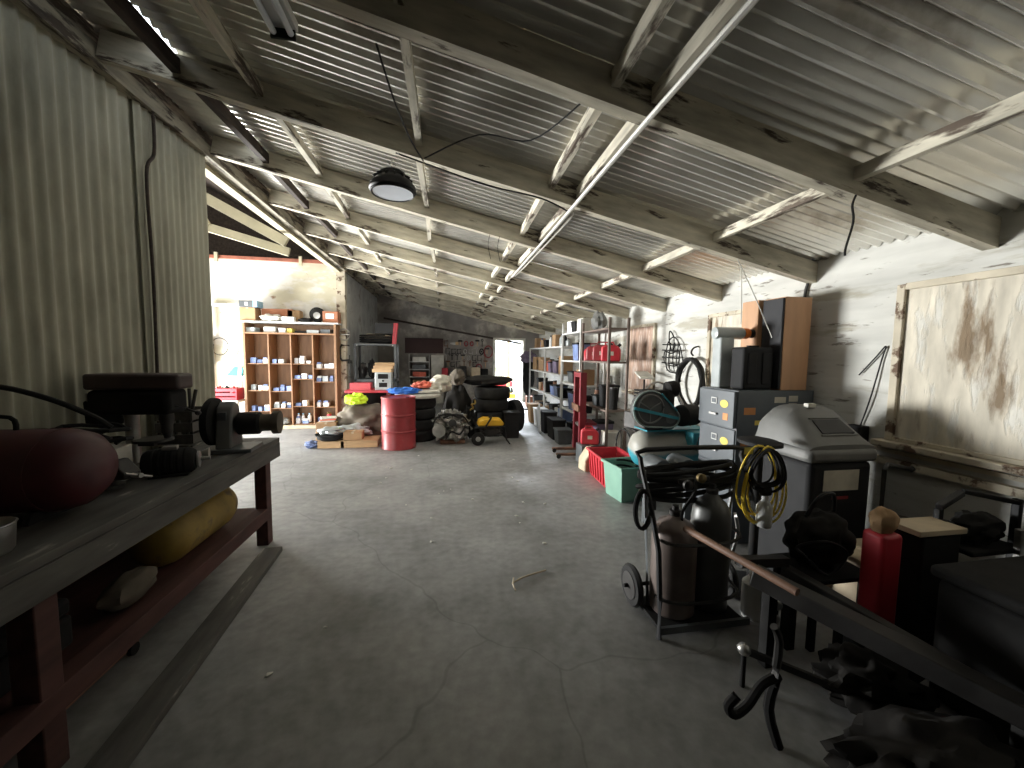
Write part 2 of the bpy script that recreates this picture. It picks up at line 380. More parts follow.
YR = [-2.86, -1.69, -.48, .69, 1.84, 2.97, 4.15, 5.32, 6.5, 7.66, 8.83, 10.0, 11.2, 12.4]
for i, y in enumerate(YR):
    x0, x1 = LW + .055, RW - .002
    L_ = math.hypot(x1 - x0, rb(x0) - rb(x1)); a = math.atan2(rb(x1) - rb(x0), x1 - x0)
    w = .07; j = (random.random() - .5) * .02
    mb = MB(); n = 16
    # local x along the beam
    vs = []; fs = []
    for k in range(n + 1):
        t = k / n * L_; wob = .004 * mnoise.noise(Vector((t * 2, i, 0))); 
        for dy, dz in ((-w / 2, 0), (w / 2, 0), (w / 2, .17), (-w / 2, .17)): vs.append((t, dy + wob, dz + .006 * mnoise.noise(Vector((t * 1.5, i, dz * 30)))))
    for k in range(n):
        for q in range(4): q2 = (q + 1) % 4; fs.append((k * 4 + q2, k * 4 + q, k * 4 + 4 + q, k * 4 + 4 + q2))
    fs += [(0, 1, 2, 3), (n * 4 + 3, n * 4 + 2, n * 4 + 1, n * 4)]
    mb.add(vs, fs, None, False)
    o = mb.build('roof_rafter_beam', m_beam, None); o['kind'] = 'structure'
    o.location = (x0, y, rb(x0)); o.rotation_euler = (0, -a, 0)
    if i == len(YR) - 1: break
    y2 = YR[i + 1]
    for bx in (-1.69, -1.2, -.2, .77, 1.0, 2.19):
        if bx == -1.69 : m_, dz, ww = m_darkwood, .09, .05
        else: m_, dz, ww = m_beamY, .07, .045
        zb = rt(bx) - dz - .03
        p0 = (bx + random.uniform(-.012, .012), y + .035, zb + dz / 2); p1 = (bx + random.uniform(-.02, .02), y2 - .035, zb + dz / 2)
        struct('roof_blocking_beam', MB().bar(p0, p1, ww, dz), m_)
# boarded windows on the right wall
def bwindow(n, y0, y1, z0, z1, mt, sill=True):
    x = RW
    t = thing('window_%d' % n, None, None) if False else None
    e = bpy.data.objects.new('window_%d' % n, None); C.objects.link(e); e.location = (x, (y0 + y1) / 2, z0); e['kind'] = 'structure'
    w = (y1 - y0) / 2; h = z1 - z0
    MB().bb(-.02, -.002, -w, w, 0, h).build('window_board', mt, e)
    for a, b, c, d in ((-w - .05, -w, -.03, h + .04), (w, w + .05, -.03, h + .04), (-w, w, h, h + .045), (-w, w, -.03, .0)):
        MB().bb(-.045, -.001, a, b, c, d).build('window_frame', m_trim, e, .004)
    if sill: MB().bb(-.10, -.001, -w - .08, w + .1, -.075, -.032).build('window_sill', m_trim, e, .006)
bwindow(1, .85, 2.23, 1.07, 2.11, m_ply)
bwindow(2, 3.35, 4.24, 1.14, 2.10, m_ply)
bwindow(3, 5.56, 6.36, 1.05, 2.10, m_plyred)
struct('trim_3', MB().bb(RW - .05, RW - .001, .2, 2.62, .86, .91), m_trim)
struct('trim_4', MB().bb(RW - .02, RW - .001, .2, 2.62, .945, .972), m_trim)
# ================================================================== WORKBENCH
t = thing('workbench', 'long grey wooden workbench with red-brown legs against the corrugated wall', 'workbench', (-1.8, 1.8, 0))
def L(x, y, z, o=(-1.8, 1.8, 0)): return (x - o[0], y - o[1], z - o[2])
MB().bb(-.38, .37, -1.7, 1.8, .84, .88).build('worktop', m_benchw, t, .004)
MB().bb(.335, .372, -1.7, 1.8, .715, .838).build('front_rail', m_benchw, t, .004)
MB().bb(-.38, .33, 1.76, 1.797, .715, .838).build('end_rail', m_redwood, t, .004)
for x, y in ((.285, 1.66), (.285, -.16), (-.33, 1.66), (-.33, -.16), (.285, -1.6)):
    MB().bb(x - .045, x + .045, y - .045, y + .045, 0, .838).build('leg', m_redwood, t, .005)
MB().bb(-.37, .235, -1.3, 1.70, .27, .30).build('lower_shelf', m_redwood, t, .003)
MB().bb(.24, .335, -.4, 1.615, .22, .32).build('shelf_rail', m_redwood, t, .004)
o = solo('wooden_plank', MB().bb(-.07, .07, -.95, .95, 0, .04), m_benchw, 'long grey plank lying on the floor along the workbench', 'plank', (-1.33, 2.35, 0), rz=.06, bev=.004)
BZ = .881
# maroon tank
t = thing('compressor_tank', 'maroon domed compressor tank lying on the workbench', 'tank', (-1.85, 2.0, BZ))
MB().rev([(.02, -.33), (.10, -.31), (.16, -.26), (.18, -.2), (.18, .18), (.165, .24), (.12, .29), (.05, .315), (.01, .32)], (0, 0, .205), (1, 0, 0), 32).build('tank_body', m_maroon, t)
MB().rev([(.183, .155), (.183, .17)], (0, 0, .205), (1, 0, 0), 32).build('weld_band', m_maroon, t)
for x in (-.15, .12):
    MB().prism([(-.13, 0), (.13, 0), (.11, .05), (-.11, .05)], 0, x - .012, x + .012).build('foot', m_blackm, t)
MB().tube([(-.22, .0, .37), (-.2, 0, .43), (-.02, 0, .44), (.0, 0, .37)], .009, 8, sub=4).build('carry_handle', m_blackm, t)
mb = MB(); mb.tube([(-.42, .1, .40), (-.38, .12, .52), (-.22, .14, .56), (-.02, .16, .50), (.14, .2, .40), (.2, .22, .34)], .013, 8, sub=5)
solo('air_hose', mb, m_rubber, 'thick black hose arching over the maroon tank', 'hose', (-1.9, 2.06, BZ))
# cup
t = thing('metal_bowl', 'dented silver metal bowl on the near end of the workbench', 'bowl', (-1.64, 1.62, BZ))
MB().rev([(.075, 0), (.082, .01), (.088, .10), (.093, .105), (.087, .108), (.082, .10), (.076, .014), (.01, .012)], (0, 0, 0), (0, 0, 1), 28).build('bowl_body', m_steel, t)
# heap of cables beside tank (stuff-like coil)
mb = MB()
pts = []
for k in range(60):
    a = k * .55; r = .12 + .05 * sin(k * .7); pts.append((r * 1.5 * cos(a), r * .75 * sin(a), .022 + .0016 * k + .012 * sin(k * 1.3)))
mb.tube(pts, .011, 7)
# power box
t = thing('switch_box', 'pale dented metal box under black cables on the workbench', 'box', (-1.93, 2.42, BZ), .12)
MB().bb(-.15, .15, -.1, .1, 0, .20).build('box_body', m_offw, t, .008)
MB().tube([(.03, -.104, .16), (.09, -.125, .16), (.10, -.125, .12), (.04, -.104, .11)], .006, 6, sub=3).build('handle', m_black, t)
MB().cyl((.12, -.1, .12), (.12, -.112, .12), .009).build('knob', m_black, t)
solo('power_cable', mb, m_rubber, 'tangled black cable heaped on the pale metal box', 'cable', (-1.97, 2.42, BZ + .205))
# drill press
t = thing('drill_press', 'dark bench drill press with wide belt cover on the workbench', 'drill press', (-1.87, 2.74, BZ))
MB().bb(-.14, .26, -.13, .13, 0, .035).build('base', m_dsteel, t, .01)
MB().cyl((-.06, 0, .035), (-.06, 0, .50), .035).build('column', m_steel, t)
MB().bb(-.235, .20, -.09, .10, .345, .498).build('head_casting', m_blackm, t, .03, 3)
mb = MB().prism([(-.245, -.08), (-.225, -.105), (.20, -.105), (.25, -.07), (.25, .07), (.20, .105), (-.225, .105), (-.245, .08)], 2, .50, .595)
mb.build('belt_cover', P('belt_cover_brown', (.055, .035, .032), .5, var=.2), t, .018, 3)
MB().bb(-.243, -.237, -.07, .08, .42, .48).build('label_plate', m_steel, t, .004)
mb = MB(); mb.cyl((-.20, 0, .28), (-.20, 0, .43), .085, .09, 20); mb.build('motor', m_blackm, t, .01)
MB().rev([(.035, 0), (.04, .06), (.03, .10), (.03, .14), (.022, .16), (.018, .18)], (.13, 0, .37), (0, 0, -1), 16).build('quill_chuck', m_dsteel, t)
MB().tube([(.22, -.06, .40), (.30, -.09, .385), (.36, -.11, .365)], .006, 6).build('feed_handle', m_black, t)
MB().rev([(.005, 0), (.015, .008), (.015, .022), (.005, .03)], (.36, -.11, .365), (.3, -.1, -.1), 12).build('handle_knob', m_black, t)
MB().cyl((.05, 0, .17), (.05, 0, .185), .10, n=24).build('table', m_dsteel, t)
MB().bar((-.06, 0, .16), (.06, 0, .16), .03, .04).build('table_bracket', m_dsteel, t)
# vise
def vise(loc, rz, lab, s=1):
    t = thing('bench_vise', lab, 'vise', loc, rz)
    MB().rev([(.07 * s, 0), (.07 * s, .015), (.04 * s, .03), (.04 * s, .05)], (0, 0, 0), (0, 0, 1), 20).build('base', m_dsteel, t)
    MB().prism([(-.10 * s, .05 * s), (.05 * s, .05 * s), (.05 * s, .13 * s), (.02 * s, .15 * s), (-.02 * s, .13 * s), (-.10 * s, .09 * s)], 1, -.04 * s, .04 * s).build('fixed_jaw', m_dsteel, t, .006)
    MB().prism([(.065 * s, .05 * s), (.16 * s, .06 * s), (.16 * s, .09 * s), (.09 * s, .15 * s), (.065 * s, .15 * s)], 1, -.04 * s, .04 * s).build('moving_jaw', m_dsteel, t, .006)
    MB().cyl((.16 * s, 0, .075 * s), (.21 * s, 0, .075 * s), .012 * s).build('screw', m_steel, t)
    MB().cyl((.195 * s, -.06 * s, .10 * s), (.195 * s, .06 * s, .05 * s), .006 * s).build('handle', m_steel, t)
vise((-1.80, 2.36, BZ), -.3, 'greasy dark bench vise standing beside the maroon tank end', 1.05)
# hand grinder / motor lump
t = thing('electric_motor', 'stubby dark finned motor on the workbench before the drill press', 'motor', (-1.62, 2.56, BZ), .35)
MB().rev([(.02, -.13), (.06, -.12), (.075, -.10), (.075, .10), (.06, .12), (.02, .13)], (0, 0, .08), (1, 0, 0), 24).build('motor_body', m_blackm, t)
mb = MB().rev([(.05, .13), (.05, .14), (.012, .145), (.012, .19)], (0, 0, .08), (1, 0, 0), 16); mb.build('shaft', m_steel, t)
for k in range(6): MB().rev([(.0765, -.08 + k * .03), (.0785, -.075 + k * .03), (.0785, -.069 + k * .03), (.0765, -.064 + k * .03)], (0, 0, .08), (1, 0, 0), 24, cap=False).build('cooling_fin', m_blackm, t)
MB().bb(-.09, .09, -.06, .06, 0, .012).build('foot', m_blackm, t)
MB().bb(-.03, .04, -.03, .02, .152, .175).build('label_plate', m_steel, t, .003)
# oily bottle tip / spray nozzle
solo('funnel', MB().rev([(.006, 0), (.01, .05), (.035, .10), (.03, .10)], (0, 0, .036), (.92, .3, 0), 16), m_offw, 'small white funnel lying before the disc sander', 'funnel', (-1.72, 2.92, BZ))
# disc sander
t = thing('disc_sander', 'grey disc sander with black disc at the far end of the workbench', 'sander', (-1.58, 3.16, BZ), .12)
MB().bb(-.16, .16, -.13, .13, 0, .03).build('base', m_dkgrey, t, .006)
MB().rev([(.165, -.01), (.175, 0), (.175, .035), (.16, .045)], (-.13, 0, .22), (1, 0, 0), 36).build('sanding_disc', m_blackm, t)
MB().prism([(-.12, .03), (.12, .03), (.10, .22), (.07, .33), (0, .37), (-.07, .33), (-.10, .22)], 0, -.07, .03).build('housing', m_plast, t, .012)
MB().bb(-.05, .0, -.103, -.06, .24, .30).build('label_plate', m_dkgrey, t, .002)
MB().rev([(.05, 0), (.085, .02), (.085, .15), (.06, .17)], (.03, 0, .2), (1, 0, 0), 24).build('motor', m_blackm, t)
MB().rev([(.06, 0), (.065, .0), (.065, .08), (.088, .085), (.088, .13), (.05, .135)], (.19, 0, .2), (1, 0, 0), 24).build('end_cap', m_sack, t)
# board bundle against the wall
t = thing('wooden_crate', 'small slatted wooden crate against the corrugated wall behind the drill press', 'crate', (-2.04, 3.42, BZ), .05)
for z in (.03, .12, .21):
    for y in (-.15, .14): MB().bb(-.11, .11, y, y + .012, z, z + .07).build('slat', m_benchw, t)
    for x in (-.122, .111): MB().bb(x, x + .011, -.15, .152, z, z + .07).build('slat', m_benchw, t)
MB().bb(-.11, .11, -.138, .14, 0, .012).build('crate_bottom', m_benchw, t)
for k, (x, y, a) in enumerate(((-.05, -.05, .1), (.03, .02, -.12), (.04, -.08, .2))):
    solo('steel_bar', MB().cyl((0, 0, 0), (a * .3, .05, .42), .012), m_dsteel, ['bent steel bar leaning in the slatted crate', 'upright steel bar in the middle of the slatted crate', 'tilted steel bar at the front of the slatted crate'][k], 'bar', (-2.04 + x, 3.42 + y, BZ + .016))
# under the bench
t = thing('yellow_tank', 'dirty yellow steel tank lying on the workbench lower shelf', 'tank', (-1.72, 2.86, .302))
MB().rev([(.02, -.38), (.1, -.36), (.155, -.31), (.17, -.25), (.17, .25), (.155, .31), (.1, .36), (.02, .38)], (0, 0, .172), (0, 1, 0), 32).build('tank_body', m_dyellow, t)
MB().tube([(0, -.2, .34), (.02, -.18, .41), (.05, -.02, .41), (.04, .02, .335)], .01, 7, sub=4).build('handle', m_black, t)
MB().cyl((0, .1, .33), (0, .1, .37), .025).build('filler_cap', m_dsteel, t)
solo('cloth_roll', MB().blob((0, 0, .09), (.08, .15, .08), .10, 2, flat=-.088), m_sack, 'rolled grey-brown cloth on the shelf nearer than the yellow tank', 'cloth', (-1.62, 2.22, .302))  # darker canvas colour stands in for shade on the lower shelf
t = thing('tool_case', 'dark closed tool case under the near end of the workbench', 'tool case', (-1.85, 1.75, .302))
MB().bb(-.2, .2, -.2, .2, 0, .14).build('case_body', m_blackm, t, .015); MB().bb(-.2, .2, -.2, .2, .145, .22).build('case_lid', m_blackm, t, .02)
MB().tube([(.2, -.06, .16), (.235, -.05, .16), (.235, .05, .16), (.2, .06, .16)], .009, 6).build('handle', m_black, t)
t = thing('floor_jack', 'low dark trolley jack on the floor under the workbench', 'jack', (-1.75, 2.0, 0))
MB().prism([(-.3, .03), (.3, .03), (.32, .08), (.1, .14), (-.3, .10)], 0, -.1, .1).build('frame', m_rust, t, .008)
for x in (-.115, .095):
    for y in (-.24, .25): MB().cyl((x, y, .032), (x + .02, y, .032), .032).build('wheel', m_blackm, t)
MB().cyl((0, .2, .12), (0, .2, .17), .04).build('saddle', m_dsteel, t)
solo('yellow_rod', MB().cyl((0, 0, .006), (.32, .28, .006), .006), m_dyellow, 'thin yellow rod on the floor beneath the workbench', 'rod', (-1.75, 1.2, 0))

# ================================================================== CUBBY BOOKCASE
BX0, BX1, BY0, BY1 = -4.10, -2.30, 8.72, 9.13
o0 = Vector(((BX0 + BX1) / 2, (BY0 + BY1) / 2, 0))
t = thing('bookcase', 'tall varnished wooden cubby bookcase full of small part boxes', 'bookcase', o0)
w = (BX1 - BX0) / 2; d = (BY1 - BY0) / 2
MB().bb(-w, w, -d + .01, d, .0, .07).build('plinth', m_tan, t, .003)
MB().bb(-w - .02, w + .05, -d - .02, d, 2.22, 2.25).build('top_board', m_pw, t, .003)
MB().bb(-w + .03, w - .03, d - .015, d, .075, 2.215).build('back_panel', m_cubby, t)
for x in (-w, w - .045): MB().bb(x, x + .045, -d, d - .02, .075, 2.215).build('side_panel', m_cubby, t, .003)
cx = [-w + .045, -1.41 + .0 + .54 - .03, 0, 0, w - .045]
n = 4; cw = (2 * w - .09) / n
cols = [-w + .045 + cw * k for k in range(5)]
for k in (1, 2, 3): MB().bb(cols[k] - .012, cols[k] + .012, -d + .005, d - .02, .075, 1.985).build('divider', m_cubby, t)
MB().bb(-w + .046, w - .046, -d + .002, d - .02, 1.99, 2.02).build('upper_shelf', m_cubby, t)
for k in range(4):
    for j in range(6):   # cleats on the divider sides
        z = 1.86 - j * .055
        MB().bb(cols[k] + .014, cols[k] + .03, -d + .06, d - .03, z, z + .012).build('shelf_cleat', m_cubby, t)
lev = [[1.38, .81, .33], [1.38, .76, .38], [1.36, 1.05, .42, ], [1.26, .96, .42]]
lev = [[1.36, .80, .36], [1.36, .78, .42], [1.36, 1.04, .46, -.07], [1.26, .98, .44, -.05]]
for k in range(4):
    for z in lev[k]:
        z = z + .02
        if z < .1: z = .13 + z + .02
        MB().bb(cols[k] + .013, cols[k + 1] - .013, -d + .02, d - .02, z - .015, z).build('shelf', m_cubby, t)
ordw = ['first', 'second', 'third', 'fourth']; lv = ['top', 'second', 'third', 'bottom']
def pbox(wx, hy, hz, m_): return MB().bb(-wx / 2, wx / 2, -hy / 2, hy / 2, 0, hz)
cnt = 0
for k in range(4):
    zs = [z + .02 for z in lev[k]]
    zs = [z if z > .1 else .15 + z for z in zs]
    for li, z in enumerate(zs):
        g = 'part boxes on the %s shelf of the %s cubby column' % (lv[li], ordw[k])
        x = cols[k] + .05
        while x < cols[k + 1] - .09:
            wx = random.uniform(.06, .115); hz = random.uniform(.06, .12); 
            if x + wx > cols[k + 1] - .02: break
            m_ = random.choice([m_navy, m_navy, m_pwbox, m_pwbox, m_clear])
            o = solo('part_box', pbox(wx, .12, hz, m_), m_, 'small blue or white part box on the %s shelf, %s cubby column' % (lv[li], ordw[k]), 'box', (o0.x + x + wx / 2, o0.y - d + .1 + random.uniform(0, .03), z + .001), random.uniform(-.12, .12), g, .003)
            cnt += 1
            if random.random() < .45:
                m2 = random.choice([m_navy, m_pwbox])
                solo('part_box', pbox(wx * .8, .1, .04, m2), m2, 'small blue or white part box on the %s shelf, %s cubby column' % (lv[li], ordw[k]), 'box', (o0.x + x + wx / 2, o0.y - d + .115, z + hz + .0015), random.uniform(-.06, .06), g, .003)
            x += wx + random.uniform(.015, .06)
# bottom compartment objects
for k, m_, wx, hz, lab in ((0, m_navy, .3, .12, 'blue crumpled bag in the lowest first cubby'), (1, m_clear, .24, .14, 'cloudy plastic bag in the lowest second cubby')):
    solo('plastic_bag', MB().blob((0, 0, hz / 2), (wx / 2, .12, hz / 2), .18, 2.4, flat=-hz / 2 + .002, seed=k), m_, lab, 'bag', (o0.x + cols[k] + cw / 2, o0.y - d + .15, .076))
for q, x in enumerate((.08, .17, .3)):
    t2 = thing('bottle', ['slim white bottle', 'tall pale bottle in the middle', 'white bottle nearest the divider'][q] + ' of the lowest third cubby', 'bottle', (o0.x + cols[2] + x, o0.y - d + .12, .076 if lev[2][-1] > 0 else .131))
    MB().rev([(.03, 0), (.035, .01), (.035, .12), (.015, .15), (.015, .16)], n=16).build('bottle_body', m_pwbox, t2); MB().rev([(.018, .161), (.018, .185)], n=12).build('cap', m_sky, t2)
t2 = thing('jar', 'red and yellow jar on the bottom of the fourth cubby column', 'jar', (o0.x + cols[3] + .27, o0.y - d + .12, .175 - .02))
MB().rev([(.045, 0), (.05, .01), (.05, .12), (.04, .14)], n=18).build('jar_body', m_bright_red, t2); MB().rev([(.045, .142), (.045, .17)], n=18).build('lid', m_dyellow, t2)
# upper slot items
for q, (x, wx, hz, m_, lab) in enumerate(((-.78, .2, .10, m_clear, 'bundle of clear plastic sleeves'), (-.42, .22, .12, m_offw, 'wide off-white carton'), (-.18, .13, .10, m_pwbox, 'white small carton'), (-.03, .1, .09, m_ylabel, 'yellow small carton'), (.18, .22, .05, m_blackm, 'flat black tool tray'), (.42, .24, .07, m_clear, 'cloudy plastic tub'), (.68, .2, .09, m_dkgrey, 'dark grey tool box'))):
    solo('carton' if 'carton' in lab else 'tub', pbox(wx, .2, hz, m_), m_, lab + ' in the top slot of the bookcase', 'box', (o0.x + x, o0.y - .05, 2.021), random.uniform(-.1, .1), bev=.006)
# on top
TZ = 2.2515
def carton(loc, sx, sy, sz, lab, m_=m_card, rz=0, tape=True, name='cardboard_box', cat='box', lm=None):
    t = thing(name, lab, cat, loc, rz)
    MB().bb(-sx / 2, sx / 2, -sy / 2, sy / 2, 0, sz).build('box_body', m_, t, .005)
    if tape: MB().bb(-.02, .02, -sy / 2 - .001, sy / 2 + .001, sz - .03, sz + .0015).build('tape', m_tan, t)
    if lm: MB().bb(-sx * .3, sx * .25, -sy / 2 - .002, -sy / 2 - .0005, sz * .35, sz * .8).build('label', lm, t)
    return t
carton((o0.x - .80, 8.86, TZ), .30, .26, .27, 'plain cardboard box on the bookcase under the blue-grey carton')
t = carton((o0.x - .78, 8.86, TZ + .275), .34, .26, .13, 'flat grey carton with blue end topmost on the bookcase', m_dkgrey, tape=False, name='flat_carton')
MB().bb(.09, .172, -.133, .133, .001, .132).build('blue_sleeve', m_sky, t); MB().bb(-.06, .0, -.133, -.131, .03, .10).build('label', m_pw, t)
carton((o0.x - .30, 8.98, TZ), .60, .2, .27, 'wide brown carton on the bookcase behind the crumpled paper', m_cardred, tape=False)
carton((o0.x + .02, 8.98, TZ), .02 + .22, .2, .25, 'small brown carton on the bookcase beside the wide carton', tape=False)
solo('paper_wrap', MB().blob((0, 0, .07), (.22, .09, .075), .3, 3, flat=-.07, seed=4), m_offw, 'crumpled pale paper wrap on the bookcase', 'paper', (o0.x - .36, 8.78, TZ))
solo('white_carton', pbox(.24, .12, .10, m_pw), m_pwbox, 'white low carton on the bookcase in front of the brown cartons', 'box', (o0.x - .04, 8.79, TZ), bev=.004)
solo('tool_pouch', MB().blob((0, 0, .045), (.15, .1, .045), .12, 2, flat=-.044), m_blackm, 'dark flat pouch on the bookcase beside the round fan', 'pouch', (o0.x + .28, 8.82, TZ))
t = thing('round_heater', 'round dark fan with pale middle standing on the bookcase', 'fan', (o0.x + .50, 8.86, TZ))
MB().bb(-.08, .08, -.05, .05, 0, .02).build('foot', m_black, t, .004)
MB().rev([(.14, -.04), (.155, -.03), (.155, .03), (.14, .04)], (0, 0, .17), (0, 1, 0), 32).build('fan_drum', m_blackm, t)
MB().rev([(.02, 0), (.07, .005), (.07, .01), (.02, .015)], (0, -.056, .15), (0, 1, 0), 24).build('fan_hub', m_steel, t)
carton((o0.x + .78, 8.88, TZ), .30, .24, .24, 'red-brown carton with white label on the bookcase end', m_cardred, lm=m_pwbox, tape=False)

# ================================================================== SIDE ROOM props
t = thing('red_crate', 'red plastic crate of tools on a stand beside the bookcase', 'crate', (-4.5, 8.85, .62))
MB().bb(-.26, .26, -.16, .16, 0, .02).build('crate_bottom', m_bright_red, t)
for a in ((-.27, -.25, -.17, .17), (.25, .27, -.17, .17)): MB().bb(*a, 0, .24).build('crate_side', m_bright_red, t)
for a in ((-.25, .25, -.17, -.15), (-.25, .25, .15, .17)):
    for z in (0.001, .09, .18): MB().bb(*a, z, z + .06).build('crate_slat', m_bright_red, t)
t = thing('side_table', 'low pale table under the red tool crate', 'table', (-4.5, 8.85, 0))
MB().bb(-.32, .32, -.24, .24, .58, .618).build('tabletop', m_offw, t, .004)
for x in (-.28, .28):
    for y in (-.2, .2): MB().bb(x - .02, x + .02, y - .02, y + .02, 0, .578).build('leg', m_offw, t)
for q in range(3):
    solo('power_tool', MB().blob((0, 0, .12), (.07, .09, .12), .25, 3, seed=q + 5, flat=-.118), (m_bright_red, m_blackm, m_bright_red)[q], ['red tool beside the black one in the red crate', 'black tool in the middle of the red crate', 'red tool at the far side of the red crate'][q], 'tool', (-4.66 + q * .16, 8.85, .645))
t = thing('door_frame', None, None) if False else thing('leaning_frame', 'pale grey frame leaning on the cream wall near the tall bookcase', 'frame', (-4.62, 9.08, 0))
for a in ((-.28, -.21, 1.35, 2.62), ): MB().bb(a[0], a[1], -.02, .02, a[2], a[3]).build('upright', m_clear, t)
MB().bb(-.205, .28, -.02, .02, 2.55, 2.62).build('crossbar', m_clear, t)
solo('steel_pipe', MB().cyl((0, 0, 0), (.03, .12, 2.55), .02), m_steel, 'thin white pipe standing beside the bookcase', 'pipe', (-4.2, 8.9, 0))
solo('trim_strip', MB().bar((0, 0, 0), (.16, .25, 2.66), .015, .06), m_clear, 'grey strip leaning on the wall above the teal brush', 'strip', (-4.36, 8.84, 0))
t = thing('push_broom', 'teal push broom with yellow bristles hung head up on the wall', 'broom', (-4.38, 9.07, 1.1))
MB().prism([(-.22, 0), (.10, 0), (.14, .16), (-.04, .2)], 1, -.05, .05).build('broom_head', m_teal, t, .006)
MB().bar((-.1, 0, .34), (.06, 0, .60), .02, .05).build('bristle', m_ylabel, t)
MB().cyl((.08, 0, -.45), (.08, 0, 0), .012).build('handle', m_offw, t)
solo('board', MB().bb(-.09, .09, -.012, .012, 0, 1.9), m_wood, 'tall orange pine board standing at the wall behind the sander', 'board', (-4.98, 9.1, 0))
t = solo('cable_coil', MB().tube([(.16 * cos(a), -.02 + .01 * sin(3 * a), .18 * sin(a)) for a in [k * 2 * pi / 24 for k in range(24)]], .008, 6, closed=True), m_blackm, 'thin cable loop hanging on the cream wall', 'cable', (-4.72, 9.12, 1.72))
solo('wall_clamp', MB().blob((0, 0, 0), (.07, .05, .12), .3, 3, seed=12), m_dsteel, 'dark gadget hooked on the pine board', 'tool', (-4.88, 9.03, 1.72))

# clamps on the post
for q, (z, s) in enumerate(((2.02, 1.), (1.62, 1.05))):
    t = thing('c_clamp', ['round steel clamp high on the wall post beside the bookcase', 'black C clamp on the wall post beside the bookcase'][q], 'clamp', (-2.20, 8.995, z))
    if q: MB().tube([(.10, 0, .16), (-.06, 0, .17), (-.10, 0, .10), (-.10, 0, -.10), (-.06, 0, -.17), (.10, 0, -.16)], .022, 8).build('clamp_frame', m_black, t); MB().cyl((.10, 0, -.24), (.10, 0, -.05), .012).build('clamp_screw', m_dsteel, t)
    else: MB().tube([(.12 * cos(a), 0, .12 * sin(a)) for a in [k * 2 * pi / 16 for k in range(16)]], .014, 8, closed=True).build('clamp_frame', m_steel, t); MB().cyl((-.11, 0, 0), (.11, 0, 0), .012).build('clamp_screw', m_steel, t)
t = thing('pipe_wrench', 'black pipe wrench hanging under the clamps on the post', 'wrench', (-2.10, 9.0, 1.12))
MB().bar((0, 0, 0), (.02, 0, .26), .03, .02).build('handle', m_black, t); MB().box((.0, 0, .30), (.09, .03, .07)).build('jaw', m_blackm, t, .006)
# ================================================================== FLOOR PILE (centre)
def crate(loc, sx, sy, sz, lab, rz=0, m_=m_wood):
    t = thing('wooden_crate', lab, 'crate', loc, rz)
    n = max(1, int(sz / .09))
    for k in range(n):
        z = k * sz / n
        for y in (-sy / 2, sy / 2 - .015): MB().bb(-sx / 2, sx / 2, y, y + .015, z + .003, z + sz / n - .004).build('slat', m_, t)
        for x in (-sx / 2, sx / 2 - .015): MB().bb(x, x + .015, -sy / 2 + .016, sy / 2 - .016, z + .003, z + sz / n - .004).build('slat', m_, t)
    MB().bb(-sx / 2 + .016, sx / 2 - .016, -sy / 2 + .016, sy / 2 - .016, 0, .015).build('crate_bottom', m_, t)
    MB().bb(-sx / 2 + .016, sx / 2 - .016, -sy / 2 + .016, sy / 2 - .016, sz - .02, sz - .005).build('crate_lid', m_, t)
    return t
crate((-1.93, 7.05, 0), .42, .4, .12, 'low wooden crate on the floor under the black pan')
crate((-1.47, 7.05, 0), .60, .4, .13, 'low wooden crate on the floor next to the red drum')
carton((-1.58, 6.98, .131), .30, .22, .14, 'small cardboard box on the low crate by the red drum')
carton((-2.14, 7.5, 0), .34, .34, .36, 'cardboard box under papers in front of the bookcase')
for q in range(3):
    solo('magazine', MB().bb(-.13, .13, -.1, .1, 0, .025), (m_offw, m_redcloth, m_offw)[q], ['lowest pale magazine on the cardboard box', 'red covered magazine between two pale ones', 'topmost pale magazine on the cardboard box'][q], 'magazine', (-2.14, 7.5, .362 + q * .026), .2 * q, bev=.002)
t = thing('oil_pan', 'black round pan covered with grey plastic on the low crate', 'pan', (-1.97, 6.98, .121))
MB().rev([(.14, 0), (.2, .03), (.23, .10), (.24, .105), (.22, .09), (.01, .085)], n=28).build('pan_body', m_blackm, t)
solo('plastic_sheet', MB().blob((0, 0, .09), (.2, .17, .07), .22, 2.4, flat=-.05, seed=2), m_clear, 'crumpled grey plastic sheet over the black pan', 'sheet', (-1.97, 7.0, .185))
solo('dark_rag', MB().blob((0, 0, .06), (.12, .1, .06), .25, 3, flat=-.058, seed=9), m_navy, 'dark blue rag on the floor beside the low crate', 'rag', (-2.25, 6.95, 0))
solo('canvas_cover', MB().blob((0, 0, .34), (.50, .30, .33), .16, 2.4, seg=48, ring=32, flat=-.335, seed=3, sq=1), m_sack, 'grey-brown canvas cover heaped behind the low crates', 'cover', (-1.55, 7.62, 0))
solo('hi_vis_jacket', MB().blob((0, 0, .08), (.19, .15, .12), .2, 3, seg=36, ring=24, flat=-.07, seed=6), m_lime, 'crumpled lime green safety jacket on the canvas cover', 'jacket', (-1.66, 7.56, .66), .3)
solo('plastic_wrap', MB().blob((0, 0, .09), (.3, .14, .10), .3, 3, seg=30, ring=18, flat=-.085, seed=8), m_clear, 'crumpled pale plastic wrap under the canvas cover edge', 'wrap', (-1.66, 7.22, .14))
